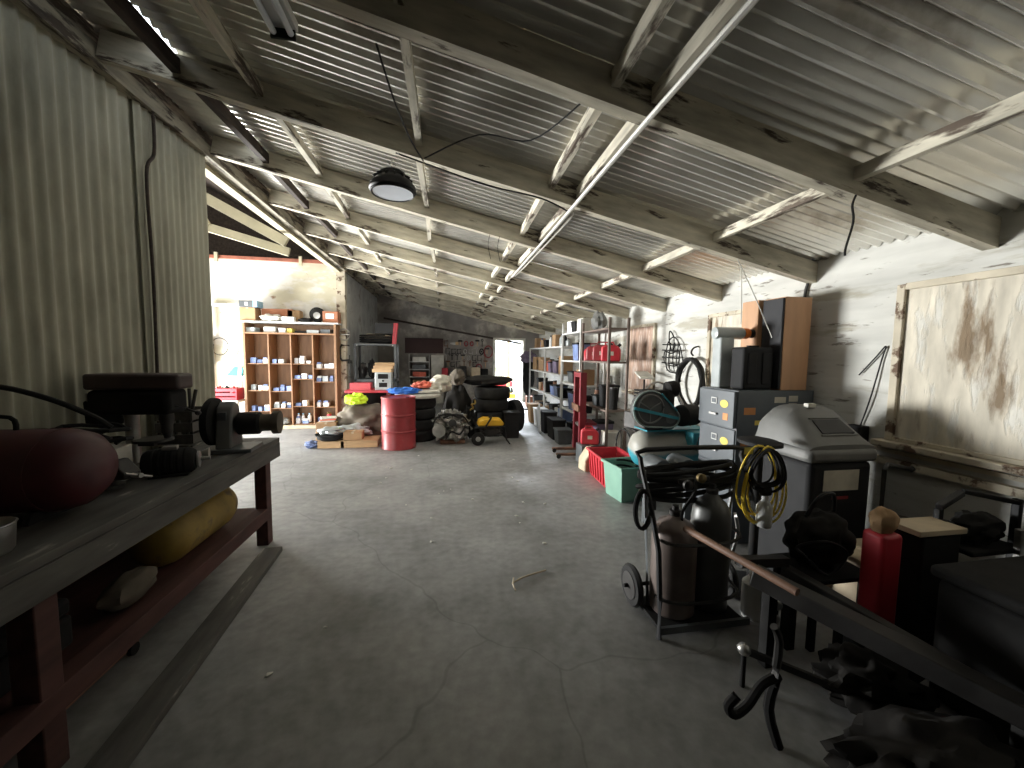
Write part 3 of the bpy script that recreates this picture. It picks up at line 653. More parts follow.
# red tool cart behind
t = thing('red_tool_cabinet', 'low red tool cabinet between the canvas cover and the red drum', 'cabinet', (-1.50, 8.32, 0))
MB().bb(-.5, .36, -.22, .25, .82, .87).build('tray_top', P('tool_red', (.55, .04, .06), .4, var=.15), t, .006)
MB().bb(-.44, -.41, -.2, .22, 0, .818).build('side_panel', m_dkred, t); MB().bb(.3, .33, -.2, .22, 0, .818).build('side_panel', m_dkred, t)
MB().bb(-.405, .295, .19, .22, .02, .818).build('back_panel', m_blackm, t); MB().bb(-.405, .295, -.18, .19, .3, .33).build('shelf', m_dkred, t)
t = thing('tool_tray', 'red tray of loose tools on the red cabinet', 'tray', (-1.72, 8.3, .871))
for a in ((-.2, .2, -.12, -.105), (-.2, .2, .105, .12), (-.2, -.185, -.105, .105), (.185, .2, -.105, .105)): MB().bb(*a, 0, .14).build('tray_side', MATS['tool_red'], t)
MB().bb(-.185, .185, -.105, .105, 0, .01).build('tray_bottom', MATS['tool_red'], t)
t = thing('battery_charger', 'pale grey charger box with two dark windows on the red cabinet', 'charger', (-1.27, 8.3, .871))
MB().bb(-.16, .16, -.13, .13, 0, .36).build('case', m_plast if 0 else m_clear, t, .01)
MB().bb(-.10, .10, -.136, -.131, .23, .33).build('gauge', m_blackm, t); MB().bb(-.08, .08, -.136, -.131, .06, .15).build('switch_panel', m_blackm, t); MB().cyl((0, -.13, .19), (0, -.15, .19), .02).build('knob', m_blackm, t)
for q in range(3):
    solo('wood_block', MB().bb(-.19, .19, -.1, .1, 0, .065), m_wood, ['lowest pine block on the grey charger', 'middle pine block on the grey charger', 'topmost pine block on the grey charger'][q], 'wood block', (-1.27 + .02 * (q - 1), 8.3, 1.232 + q * .067), .1 * (q - 1), bev=.003)
# drum
def ringp(z): return [(.283, z - .018), (.293, z - .008), (.293, z + .008), (.283, z + .018)]
t = thing('oil_drum', 'dented red steel oil drum standing on the floor', 'drum', (-.81, 6.83, 0))
MB().rev([(.275, 0), (.29, .004), (.29, .02), (.283, .03)] + ringp(.30) + ringp(.58) + [(.283, .85), (.29, .86), (.292, .88), (.28, .883), (.276, .865), (.01, .862)], n=48).build('drum_body', m_red, t)
MB().cyl((.15, 0, .8622), (.15, 0, .872), .03).build('bung', m_dsteel, t); MB().cyl((-.16, .06, .8622), (-.16, .06, .87), .015).build('bung', m_dsteel, t)
# tyres
def tyre_mb(R_=.34, r=.2, w=.2):
    mb = MB(); pr = []
    for k in range(17):
        a = pi * k / 16
        pr.append(((R_ + r) / 2 + (R_ - r) / 2 * (abs(sin(a)) ** .45), w / 2 * -cos(a)))
    pr = [(r, -w * .36)] + pr[1:-1] + [(r, w * .36), (r + .015, w * .2), (r + .015, -w * .2), (r, -w * .36)]
    pr[0] = (r, -w * .36)
    return mb.rev(pr, (0, 0, w / 2), n=40, cap=False)
tA = solo('car_tyre', tyre_mb(), m_rubber, 'lowest tyre of the stack behind the red drum', 'tyre', (-.52, 7.45, 0), group=None)
pos = ['second tyre from the floor in the stack behind the red drum', 'third tyre from the floor in the stack behind the red drum', 'topmost worn grey tyre in the stack behind the red drum']
for q in range(3):
    r = dup(tA, (-.52 + (.02, -.02, -.01)[q], 7.45 + (.02, 0, .02)[q], .202 * (q + 1)), .4 * q, pos[q])
tr = thing('grey_rim_board', 'grey flat lid on the tyre stack behind the red drum', 'lid', (-.53, 7.45, .808))
MB().rev([(.40, 0), (.42, .01), (.42, .05), (.40, .06)], n=40).build('lid_disc', m_offw, tr)
solo('blue_cloth', MB().blob((0, 0, .06), (.25, .14, .065), .3, 3, seg=30, ring=18, flat=-.05, seed=21), m_blue, 'crumpled bright blue cloth on the tyre stack', 'cloth', (-.76, 7.32, .873), .1)
solo('salmon_cloth', MB().blob((0, 0, .06), (.2, .12, .065), .3, 3, seg=30, ring=18, flat=-.05, seed=22), m_redcloth, 'salmon red cloth on the tyre stack beside the blue one', 'cloth', (-.45, 7.62, .96), .1)
solo('folded_board', MB().bb(-.28, .28, -.16, .16, 0, .05), m_offw, 'pale folded board on the tyre stack under the salmon cloth', 'board', (-.42, 7.5, .885), .2, bev=.005)
MBk = MB().blob((0, 0, .17), (.21, .16, .17), .2, 2.2, seg=30, ring=18, flat=-.165, seed=23)
solo('paper_sack', MBk, m_label, 'pale paper sack slumped between the two tyre stacks', 'sack', (-.10, 7.66, .875))
solo('dark_sack', MB().blob((0, 0, .50), (.27, .26, .5), .12, 2, seg=34, ring=24, flat=-.495, seed=24), m_tarp, 'tall dark tarpaulin heap between the tyre stacks', 'tarpaulin', (.22, 8.02, 0))
solo('grey_bag', MB().blob((0, 0, .16), (.15, .16, .18), .15, 2.2, seg=30, ring=18, flat=-.155, seed=25), m_sack, 'grey brown cloth bag on the dark tarpaulin heap', 'bag', (.24, 8.0, .985))
tB = solo('car_tyre', tyre_mb(.37, .22, .24), m_rubber, 'lowest tyre of the stack behind the yellow generator', 'tyre', (.93, 7.85, 0))
for q in range(3): dup(tB, (.93 + (.02, -.03, .01)[q], 7.85, .242 * (q + 1)), .5 * q, ['second tyre up in the stack behind the yellow generator', 'third tyre up in the stack behind the yellow generator', 'top tyre of the stack behind the yellow generator'][q])
solo('dark_cover', MB().blob((0, 0, .10), (.5, .28, .12), .12, 2, seg=30, ring=18, flat=-.095, seed=27), m_tarp, 'dark cover draped over the tyre stack near the doorway', 'cover', (.86, 8.1, .97))
tC = solo('car_tyre', MB().add([], []).rev([(.2, -.09), (.27, -.1), (.33, -.08), (.35, 0), (.33, .08), (.27, .1), (.2, .09), (.21, 0), (.2, -.09)], (0, 0, .352), (1, .25, 0), 40, cap=False), m_rubber, 'upright tyre leaning beside the tyre stack near the doorway', 'tyre', (1.42, 7.9, 0))
t = thing('black_bin', 'black plastic box on the floor between tyres and doorway', 'box', (1.27, 7.45, 0))
mb = MB(); mb.box((0, 0, .24), (.30, .34, .48), taper=.85); mb.build('bin_body', m_dplast, t, .01); MB().bb(-.165, .165, -.185, .185, .482, .51).build('bin_lid', m_dplast, t, .006)
# engine
t = thing('car_engine', 'greasy car engine with hoses resting on the floor by the drum', 'engine', (.09, 7.08, 0))
MB().bb(-.2, .25, -.15, .18, 0, .07).build('oil_sump', m_rust, t, .02)
MB().blob((0, 0, .30), (.28, .2, .25), .3, 4.5, seg=64, ring=44, seed=31, sq=.85).build('engine_block', m_engine, t)
MB().rev([(.03, 0), (.10, .01), (.12, .03), (.12, .06), (.03, .07)], (-.2, -.17, .26), (-.3, -1, 0), 24).build('pulley', m_steel, t)
MB().rev([(.02, 0), (.06, .01), (.07, .05), (.02, .06)], (.02, -.2, .40), (0, -1, 0), 20).build('pulley', m_dsteel, t)
MB().bar((-.24, .02, .50), (.22, -.06, .50), .14, .08).build('rocker_cover', m_dsteel, t, .015)
MB().bar((-.12, -.2, .46), (.16, -.22, .38), .05, .05).build('intake_pipe', m_steel, t, .015)
MB().blob((.12, -.17, .20), (.10, .07, .13), .25, 4, seed=33).build('gearbox', m_steel, t)
for q, pts in enumerate([[(-.3, -.1, .1), (-.33, -.15, .3), (-.25, -.2, .5), (-.05, -.2, .56), (.1, -.18, .5)], [(-.1, -.22, .1), (0, -.26, .25), (.15, -.25, .2), (.25, -.2, .35)], [(-.2, -.15, .45), (0, -.24, .55), (.22, -.18, .5), (.33, -.1, .3), (.34, -.05, .08)]]):
    MB().tube(pts, .016, 8, sub=6).build('hose', m_rubber, t)
# black clutter between engine and generator
solo('fan_shroud', MB().blob((0, 0, .3), (.13, .13, .29), .2, 3.5, seg=36, ring=26, flat=-.295, seed=35), m_blackm, 'black plastic engine shroud heap behind the engine', 'shroud', (.44, 7.50, 0))
solo('yellow_hose', MB().tube([(0, 0, 0), (.05, -.04, .05), (.02, -.05, .11), (.09, -.03, .13), (.08, -.02, .2)], .018, 8, sub=5), m_dyellow, 'short yellow hose piece on the black shroud', 'hose', (.46, 7.42, .55))
# generator
t = thing('generator', 'small portable generator with yellow top and wheels', 'generator', (.78, 6.98, 0))
MB().prism([(-.22, .33), (.24, .33), (.26, .38), (.20, .45), (-.10, .47), (-.2, .43)], 1, -.15, .15).build('fuel_tank', m_yellow, t, .025, 3)
MB().cyl((.02, 0, .465), (.02, 0, .50), .035).build('fuel_cap', m_black, t)
MB().blob((.03, 0, .22), (.2, .15, .09), .15, 4, seg=30, ring=20, sq=.6).build('motor', m_dsteel, t)
mb = MB(); mb.tube([(-.24, -.17, .08), (-.26, -.17, .32), (.26, -.17, .32), (.30, -.17, .08)], .014, 8)
mb.build('frame', m_black, t); MB().tube([(-.24, .17, .08), (-.26, .17, .32), (.26, .17, .32), (.30, .17, .08)], .014, 8).build('frame', m_black, t)
MB().cyl((-.26, -.2, .12), (-.26, .2, .12), .012).build('axle', m_black, t)
for y in (-.235, .18):
    w_ = MB().rev([(.05, 0), (.11, .003), (.12, .02), (.11, .05), (.05, .055)], (-.22, y, .12), (0, 1, 0), 28); wo = w_.build('wheel', m_rubber, t)
    MB().rev([(.01, 0), (.045, .0), (.045, .01)], (-.22, y - .006 if y < 0 else y + .05, .12), (0, 1, 0), 14).build('hubcap', m_steel, wo)
MB().bar((.30, -.17, .09), (.36, -.2, 0.012), .03, .02).build('foot', m_black, t); MB().bar((.30, .17, .09), (.36, .2, 0.012), .03, .02).build('foot', m_black, t)
MB().bar((-.08, -.19, .34), (.02, -.19, .50), .02, .03).build('handle', m_black, t)

# ================================================================== PASSAGE RACK + END WALL
t = thing('steel_rack', 'dark steel rack against the grey passage wall', 'rack', (-1.64, 9.72, 0))
for x in (-.45, .45):
    for y in (-.25, .25): MB().bb(x - .025, x + .025, y - .025, y + .025, 0, 1.8).build('post', m_dkgrey, t)
for z in (.35, .95, 1.78):
    MB().bb(-.475, .475, -.275, .275, z + .021 if z > 1.7 else z, z + .06).build('shelf', m_dkgrey, t, .003)
for x in (-.4, .4): MB().cyl((x, -.276, 1.80), (x, -.283, 1.80), .014).build('bolt', m_pw, t)
g = 'machine parts on the dark steel rack'
k = 0
for z in (.411, 1.011):
    for x in (-.33, -.12, .1, .32):
        solo('machine_part', MB().blob((0, 0, .16 + .03 * (k % 3)), (.095, .14, .16 + .03 * (k % 3)), .2, 3, seed=40 + k, flat=-(.158 + .03 * (k % 3))), random.choice([m_blackm, m_dsteel, m_rust]), 'greasy dark machine part on the %s shelf of the steel rack' % ('lower' if z < .8 else 'middle'), 'machine part', (-1.64 + x, 9.7, z), group=g + (' lower' if z < .8 else ' middle')); k += 1
solo('rolled_hose', MB().tube([(.38 * cos(a) * (1 - .02 * (k_ % 3)), .18 * sin(a), .03 + .0026 * k_) for k_, a in [(k, k * .35) for k in range(70)]], .022, 7), m_blackm, 'thick black hose coiled on top of the steel rack', 'hose', (-1.64, 9.72, 1.842))
solo('pale_duct', MB().blob((0, 0, .07), (.33, .1, .07), .15, 2, flat=-.068, seed=50), m_tan, 'pale sagging duct lying in the coiled hose on the rack', 'duct', (-1.66, 9.7, 1.95))
solo('black_case', pbox(.42, .3, .26, m_black), m_black, 'black case standing on the pale duct atop the rack', 'case', (-1.45, 9.74, 2.08), bev=.01)
solo('red_fuel_tube', MB().bar((0, 0, 0), (.05, 0, .5), .1, .1), m_bright_red, 'red upright case at the end of the rack top', 'case', (-1.23, 9.62, 1.842), bev=.008)
YW = 13.195
t = thing('wall_sign', 'long dark brown blank sign on the end wall', 'sign', (-.72, YW, 1.64)); MB().bb(-.62, .62, -.03, 0, 0, .50).build('sign_board', P('dark_brown_sign', (.05, .022, .02), .7, var=.1), t); 
MB().bb(-.62, .62, -.036, -.031, .485, .5).build('sign_frame', m_darkwood, t)
t = thing('white_cabinet', 'narrow white steel locker under the dark sign', 'locker', (-.28, 12.98, 0))
MB().bb(-.2, .2, -.2, .2, 0, 1.58).build('body', m_offw, t, .005); MB().bb(-.19, .19, -.212, -.201, .05, 1.55).build('door', m_offw, t, .003)
t = thing('parts_shelving', 'low grey shelving with thin boards beneath the sign', 'shelving', (-.86, 12.95, 0))
for x in (-.33, .31): MB().bb(x, x + .02, -.2, .2, 0, 1.6).build('post', m_greywall, t)
for z in (.3, .6, .86, 1.1, 1.35): MB().bb(-.308, .308, -.2, .2, z, z + .02).build('shelf', m_pw, t)
for q, z in enumerate((.321, .621, .881, 1.121, 1.371)):
    solo('parts_bin', pbox(.42, .26, .15, 0), (m_dkred, m_card, m_redcloth, m_dkgrey, m_offw)[q], ['dark red bin on the bottom', 'cardboard bin on the second', 'salmon bin on the third', 'dark grey bin on the fourth', 'pale bin on the top'][q] + ' board of the grey shelving', 'bin', (-.86, 12.93, z), bev=.01)
t = thing('back_workbench', 'dark low bench along the end wall under hanging tools', 'workbench', (.65, 12.85, 0))
MB().bb(-.7, .85, -.3, .3, .84, .89).build('worktop', m_darkwood, t)
for x in (-.62, .78):
    for y in (-.25, .25): MB().bb(x - .04, x + .04, y - .04, y + .04, 0, .838).build('leg', m_darkwood, t)
for q, (x, sx, sz, m_, lab) in enumerate(((-.05, .2, .28, m_bright_red, 'red can'), (.25, .28, .2, m_dkgrey, 'dark grey toolbox'), (.55, .2, .34, m_dsteel, 'tall steel canister'), (.95, .3, .3, m_tan, 'tan box'), (1.25, .22, .26, m_blackm, 'black tub'))):
    solo('storage_box', pbox(sx, .24, sz, 0), m_, lab + ' on the dark bench below the wall tools', 'box', (x, 12.8, .892), .1, bev=.015)
# hanging tools
tool_labels = {'wrench': 'steel wrench hanging on the end wall', 'hammer': 'hammer hanging on the end wall', 'clamp': 'dark clamp hanging on the end wall', 'saw': 'old hand saw hanging on the end wall', 'pulley': 'round pulley hanging on the end wall', 'strap': 'coiled strap hanging on the end wall'}
rnd = random.Random(5)
def tool(kind, x, z, s):
    t = thing(kind, tool_labels[kind], kind, (x, YW - .012, z), group=kind + 's hanging on the end wall')
    m_ = rnd.choice([m_dsteel, m_dsteel, m_steel, m_blackm, m_rust])
    if kind == 'wrench':
        MB().bb(-.015, .015, -.02, 0, -s, s).build('shaft', m_, t); MB().rev([(.02, 0), (.045, 0), (.045, .02), (.02, .02)], (0, -.02, s + .03), (0, 1, 0), 12, cap=False).build('jaw', m_, t)
    elif kind == 'hammer':
        MB().bb(-.012, .012, -.022, 0, -s, s).build('handle', m_wood, t); MB().bb(-.07, .07, -.04, 0, s, s + .05).build('hammer_head', m_, t, .005)
    elif kind == 'clamp':
        MB().tube([(.06, -.02, s), (-.07, -.02, s), (-.07, -.02, -s), (.06, -.02, -s)], .017, 6).build('clamp_frame', m_, t); MB().cyl((.05, -.02, -s - .06), (.05, -.02, 0), .01).build('clamp_screw', m_, t)
    elif kind == 'saw':
        MB().prism([(-s, -.02), (s, -.05), (s, .05), (-s, .03)], 1, -.006, 0).build('blade', m_steel, t); MB().bb(s, s + .1, -.022, 0, -.05, .06).build('handle', m_wood, t, .01)
    else:
        m2 = m_dkred if kind == 'strap' and rnd.random() < .4 else m_
        MB().tube([(s * .7 * cos(a), -.022, s * sin(a)) for a in [q * 2 * pi / 20 for q in range(20)]], .02, 8, closed=True).build('ring', m2, t)
        if kind == 'pulley': MB().cyl((0, -.03, 0), (0, 0, 0), s * .3).build('hub', m_, t)
for row, z in enumerate((1.98, 1.72, 1.50, 1.28)):
    x = -.0 + .06 * (row % 2)
    while x < 1.42:
        if z > 1.95 and x > 1.3: break
        kind = rnd.choice(['wrench', 'wrench', 'hammer', 'clamp', 'clamp', 'pulley', 'strap', 'saw'] if row < 2 else ['wrench', 'hammer', 'clamp', 'pulley'])
        s = rnd.uniform(.06, .095); tool(kind, x + (.06 if kind == 'saw' else 0), z, s); x += .16 + (.12 if kind == 'saw' else 0) + rnd.random() * .04
for q, (x, z, s, m_) in enumerate(((1.0, 1.98 + .2, .01, m_red), )): pass
tool('strap', 1.42, 1.72, .2); tool('strap', 1.1, 1.15, .14)

# ================================================================== OUTSIDE THE DOORWAY
solo('timber_post', MB().bb(-.05, .05, -.05, .05, -.01, 3.0), m_wood, 'orange timber post standing outside the doorway', 'post', (2.35, 14.6, 0))
solo('timber_post', MB().bb(-.06, .06, -.05, .05, -.01, 3.0), m_offw, 'pale timber post standing outside the doorway edge', 'post', (2.75, 14.2, 0))
t = thing('board_fence', 'sunlit pale board fence across the yard', 'fence', (2.6, 19.0, -.01))
for k in range(18): MB().bb(-2.6 + k * .3, -2.32 + k * .3, -.02, .02, 0, 2.2).build('fence_board', m_offw, t)
MB().bb(-2.6, 2.8, .021, .06, 1.7, 1.8).build('fence_rail', m_offw, t)
t = thing('hand_cart', 'red garden cart standing in the bright yard', 'cart', (2.2, 15.6, -.01))
MB().bb(-.45, .45, -.25, .25, .35, .55).build('cart_tray', m_bright_red, t, .01)
for x in (-.3, .3): MB().rev([(.05, 0), (.16, 0), (.18, .03), (.16, .06), (.05, .06)], (x, -.32, .18), (0, 1, 0), 24).build('wheel', m_rubber, t)
MB().bb(-.34, .34, -.2, .2, .16, .348).build('chassis', m_dsteel, t)
solo('yellow_crate', pbox(.5, .3, .16, 0), m_yellow, 'yellow crate on the ground outside the doorway', 'crate', (2.35, 14.45, -.01), bev=.01)
solo('green_bucket', MB().rev([(.14, 0), (.18, .34), (.19, .35), (.17, .34), (.13, .02), (.01, .02)], n=24), m_green, 'green bucket outside beside the yellow crate', 'bucket', (2.35, 15.0, -.01))
t = thing('yard_shrub', 'loose shrub with green and pale leaves behind the garden cart', 'shrub', (2.3, 17.2, -.01))
mb = MB(); rr = random.Random(2)
for k in range(420):
    c = Vector((rr.gauss(0, .45), rr.gauss(0, .3), .3 + abs(rr.gauss(.9, .5)))); a = rr.random() * 6.28; s = .05
    d1 = Vector((cos(a), sin(a), rr.uniform(-.5, .5))) * s; d2 = Vector((-sin(a), cos(a), rr.uniform(-.5, .5))) * s * .6
    mb.add([c - d1, c + d2, c + d1, c - d2], [(0, 1, 2, 3)])
mb.build('foliage', m_foliage, t); 
for k in range(4): MB().tube([(0, 0, 0), (.1 * (k - 1.5), .05 * k, .6), (.3 * (k - 1.5), .1, 1.4)], .015, 6).build('stem', m_darkwood, t)

# ================================================================== RIGHT SHELVES
def shelf_unit(name, lab, x0, x1, y0, y1, zs, ztop, m_, mid=None, pw_=.035):
    t = thing(name, lab, 'shelving', ((x0 + x1) / 2, (y0 + y1) / 2, 0)); a = (x1 - x0) / 2; b = (y1 - y0) / 2
    ys = [-b, b] + ([m - (y0 + y1) / 2 for m in mid] if mid else [])
    for y in ys:
        for x in (-a, a): MB().box((x, y, ztop / 2), (pw_, pw_, ztop)).build('post', m_, t)
    for z in zs: MB().bb(-a - .02 + .0, a + .02, -b + pw_ / 2 + .002, b - pw_ / 2 - .002, z - .03, z).build('shelf', m_, t, .003)
    return t
XA, XB = 2.39, 2.85
shelf_unit('white_shelving', 'long white steel shelving with four boards beside the far doorway', XA, XB, 7.80, 10.9, (.16, .70, 1.22, 1.82), 1.82, m_pw, mid=(9.2,))
shelf_unit('white_shelving', 'tall white steel shelving between the long shelving and the brown rack', XA, XB, 6.66, 7.74, (.12, .55, 1.08, 1.53, 2.07), 2.28, m_pw)
shelf_unit('brown_rack', 'brown steel rack holding red fuel cans under the beams', 2.40, 2.70, 5.45, 6.58, (.12, .80, 1.54, 2.05), 2.2, P('brown_rack_steel', (.16, .12, .10), .6, var=.3), pw_=.035)
shelf_lab = {'carton': 'cardboard carton', 'tin': 'metal tin', 'jug': 'plastic jug', 'parts_tub': 'dark plastic tub', 'book_box': 'pale box'}
rnd = random.Random(11)
def shelf_item(kind, x, y, z, h, wy, where, grp):
    lab = shelf_lab[kind] + ' on the ' + where
    g = shelf_lab[kind] + 's on the ' + grp
    if kind == 'tin':
        t = thing(kind, lab, 'tin', (x, y, z), group=g); r = wy / 2
        MB().rev([(r, 0), (r, h * .85), (r * .96, h * .88)], n=16).build('tin_body', rnd.choice([m_steel, m_pwbox, m_redcloth, m_blackm, m_rust]), t); MB().rev([(r, h * .885), (r, h * .95)], n=16).build('lid', m_dsteel, t)
    elif kind == 'jug':
        t = thing(kind, lab, 'jug', (x, y, z), group=g); r = wy / 2
        MB().rev([(r * .95, 0), (r, .02), (r, h * .65), (r * .35, h * .85), (r * .3, h * .9)], n=16, sq=(1, .7)).build('jug_body', rnd.choice([m_clear, m_pwbox, m_blue, m_bright_red, m_blackm]), t); MB().rev([(r * .36, h * .905), (r * .36, h)], n=12).build('cap', m_dsteel, t)
    elif kind == 'parts_tub':
        t = thing(kind, lab, 'tub', (x, y, z), group=g); mb = MB(); mb.box((0, 0, h * .45), (.26, wy * .95, h * .9), taper=.85); mb.build('tub_body', rnd.choice([m_blackm, m_dplast, m_dkgrey, m_navy, m_purple]), t, .006); MB().bb(-.14, .14, -wy / 2, wy / 2, h * .905, h).build('lid', m_dplast, t, .004)
    else:
        t = thing(kind, lab, 'box', (x, y, z), group=g, rz=rnd.uniform(-.08, .08)); m_ = m_card if kind == 'carton' else rnd.choice([m_offw, m_pwbox, m_pw, m_dkred])
        MB().bb(-.13, .13, -wy / 2, wy / 2, 0, h).build('box_body', m_, t, .005); MB().bb(-.132, .10, -.02, .02, h - .02, h + .001).build('tape', m_tan, t)
def fill(y0, y1, z, hmax, where, grp, x=2.56, kinds=('carton', 'tin', 'jug', 'parts_tub', 'book_box', 'parts_tub'), gap=.05):
    y = y0
    while True:
        k = rnd.choice(kinds); wy = rnd.uniform(.10, .16) if k in ('tin', 'jug') else rnd.uniform(.2, .34)
        if y + wy > y1: break
        shelf_item(k, x + rnd.uniform(-.02, .03), y + wy / 2, z + .001, rnd.uniform(.45, .95) * hmax, wy, where, grp); y += wy + rnd.uniform(.01, gap)
for z, hm, wn in ((.16, .40, 'bottom'), (.70, .36, 'second'), (1.22, .42, 'third'), (1.82, .34, 'top')):
    fill(7.9, 9.14, z, hm, wn + ' board of the long white shelving, near half', wn + ' board near half of the long shelving', kinds=('carton', 'tin', 'jug', 'parts_tub', 'book_box', 'parts_tub') if z < 1.8 else ('carton', 'tin', 'tin', 'jug'))
    fill(9.26, 10.8, z, hm, wn + ' board of the long white shelving, far half', wn + ' board far half of the long shelving')
for z, hm, wn in ((.12, .32, 'bottom'), (.55, .40, 'second'), (1.08, .32, 'third'), (1.53, .38, 'fourth'), (2.07, .26, 'top')):
    fill(6.74, 7.68, z, hm, wn + ' board of the tall white shelving', wn + ' board of the tall shelving')
fill(5.5, 6.5, .12, .5, 'bottom board of the brown rack', 'bottom board of the brown rack', x=2.55, kinds=('parts_tub', 'carton', 'book_box'))
fill(5.5, 6.5, .80, .4, 'middle board of the brown rack', 'middle board of the brown rack', x=2.55, kinds=('parts_tub', 'tin', 'parts_tub'))
def jerry(loc, rz, lab, m_, s=1.):
    t = thing('fuel_can', lab, 'fuel can', loc, rz)
    MB().prism([(-.17 * s, 0), (.17 * s, 0), (.17 * s, .22 * s), (.10 * s, .29 * s), (-.12 * s, .29 * s), (-.17 * s, .25 * s)], 1, -.09 * s, .09 * s).build('can_body', m_, t, .03 * s, 3)
    MB().tube([(-.10 * s, 0, .285 * s), (-.09 * s, 0, .34 * s), (.04 * s, 0, .34 * s), (.06 * s, 0, .285 * s)], .013 * s, 8).build('handle', m_, t)
    MB().cyl((.12 * s, 0, .26 * s), (.17 * s, 0, .31 * s), .028 * s).build('cap', m_black, t)
    MB().box((0, -.0915 * s, .14 * s), (.09 * s, .004, .07 * s)).build('label', m_label, t)
    return t
jerry((2.52, 5.66, 1.542), -.35, 'bright red fuel can nearest the brown rack end', m_bright_red, .86)
jerry((2.52, 5.98, 1.542), -.5, 'middle dark red fuel can on the brown rack', m_dkred, .9)
jerry((2.52, 6.30, 1.542), -.5, 'far dark red fuel can on the brown rack', m_dkred, .85)
solo('paper_sack', MB().blob((0, 0, .16), (.12, .17, .16), .15, 2.2, flat=-.158, seed=60), m_plast, 'pale grey sack standing on the brown rack top', 'sack', (2.55, 6.25, 2.052))
t = thing('grinder_stand', 'grey machine head with hooked neck clamped on the brown rack front', 'machine', (2.52, 6.25, 1.545))
# coat on end of shelving
t = thing('hanging_coat', 'dark purple coat hanging at the far end of the white shelving', 'coat', (2.42, 11.25, .45))
MB().blob((0, 0, .62), (.17, .14, .64), .12, 2, seg=28, ring=24, seed=61).build('coat_body', m_blackm, t); MB().blob((-.02, -.02, 1.1), (.22, .15, .18), .25, 2.5, seg=24, ring=16, seed=62).build('hood', m_purple, t)
t = thing('coat_stand', 'dark post holding the purple coat', 'coat stand', (2.42, 11.25, 0))
MB().cyl((0, 0, 0), (0, 0, .44), .03).build('post', m_darkwood, t); MB().cyl((0, 0, 0), (0, 0, .03), .17).build('base', m_darkwood, t)
solo('carton_low', pbox(.3, .3, .34, 0), m_cardred, 'brown carton on the floor at the far shelving end', 'box', (2.62, 11.75, 0), bev=.01)
solo('red_cap', MB().blob((0, 0, .08), (.14, .12, .08), .1, 2, flat=-.078), m_bright_red, 'red cap lying on top of the long white shelving', 'cap', (2.5, 10.86 - .02, 1.822 + .0)) if False else None
for o_ in [x for x in C.objects if x.name == 'grinder_stand']:
    bpy.data.objects.remove(o_)
# stuff in front of long shelving on the floor
for q, (x, y, sx, sy, sz, m_, lab) in enumerate(((2.14, 8.55, .26, .36, .38, m_pwbox, 'white tub on the floor before the long shelving'), (2.12, 9.1, .28, .34, .42, m_card, 'cardboard carton on the floor before the long shelving'), (2.13, 7.85, .28, .42, .42, m_dplast, 'black crate on the floor before the long shelving'), (2.13, 7.25, .26, .46, .36, m_blackm, 'black low bin on the floor before the tall shelving'), (2.14, 6.8, .28, .3, .24, m_dkgrey, 'dark grey case on the floor before the tall shelving'))):
    t = thing('storage_tub', lab, 'tub', (x, y, 0)); mb = MB(); mb.box((0, 0, sz / 2), (sx, sy, sz), taper=.85); mb.build('tub_body', m_, t, .01); MB().bb(-sx / 2 - .01, sx / 2 + .01, -sy / 2 - .01, sy / 2 + .01, sz + .001, sz + .03).build('rim', m_, t, .005)
solo('leaning_board', MB().bar((0, 0, 0), (.02, .22, .55), .02, .3), m_pwbox, 'white board leaning on the black crate', 'board', (1.93, 7.75, 0))
# ================================================================== RED LIFT
t = thing('stacker_lift', 'dark red hand lift with two tall channels and small casters', 'lift', (2.14, 5.95, 0), -.1)
for y in (-.19, .19):
    mb = MB().prism([(-.05, y - .04), (.05, y - .04), (.05, y - .03), (-.035, y - .03), (-.035, y + .03), (.05, y + .03), (.05, y + .04), (-.05, y + .04)], 2, .08, 1.36)
    mb.build('mast_channel', m_red if 0 else P('lift_red', (.22, .02, .03), .42, var=.2), t, .003)
    MB().bb(-.4, .22, y - .03, y + .03, .04, .078).build('base_leg', m_rust, t, .004)
    for x in (-.37, .19): MB().cyl((x, y - .045, .035), (x, y - .032, .035), .034).build('caster', m_black, t)
MB().bb(-.08, -.052, -.23, .23, .74, .84).build('cross_plate', m_rust, t, .004)
MB().bb(-.05, .05, -.148, .148, 1.28, 1.35).build('top_bar', MATS['lift_red'], t, .004)
MB().bb(.06, .24, -.2, .2, .52, .56).build('platform', MATS['lift_red'], t, .006)
MB().bb(.055, .08, -.17, .17, .565, .72).build('platform_back', MATS['lift_red'], t, .004)
MB().cyl((.0, -.15, .50), (.0, .15, .50), .03).build('winch_drum', m_steel, t)
jerry((2.16, 5.52, .281), -.3, 'bright red fuel can on the floor beside the red lift', m_bright_red, .8)
t = thing('folding_frame', 'black folding tool stand leaning before the brown rack', 'stand', (2.86, 5.30, .0))
for x, y in ((-.02, -.16), (.1, .05), (-.02, .22)): MB().tube([(x - .05, y - .05, 0), (.05, .02, .9), (.06, .03, 1.28)], .013, 6).build('leg', m_dsteel, t)
MB().tube([(.1 * cos(a), .03 + .12 * sin(a), .85) for a in [q * pi / 8 for q in range(16)]], .01, 6, closed=True).build('ring_brace', m_black, t)
MB().bar((.0, -.16, 1.31), (.12, .24, 1.38), .2, .03).build('top_plate', m_offw, t, .006)

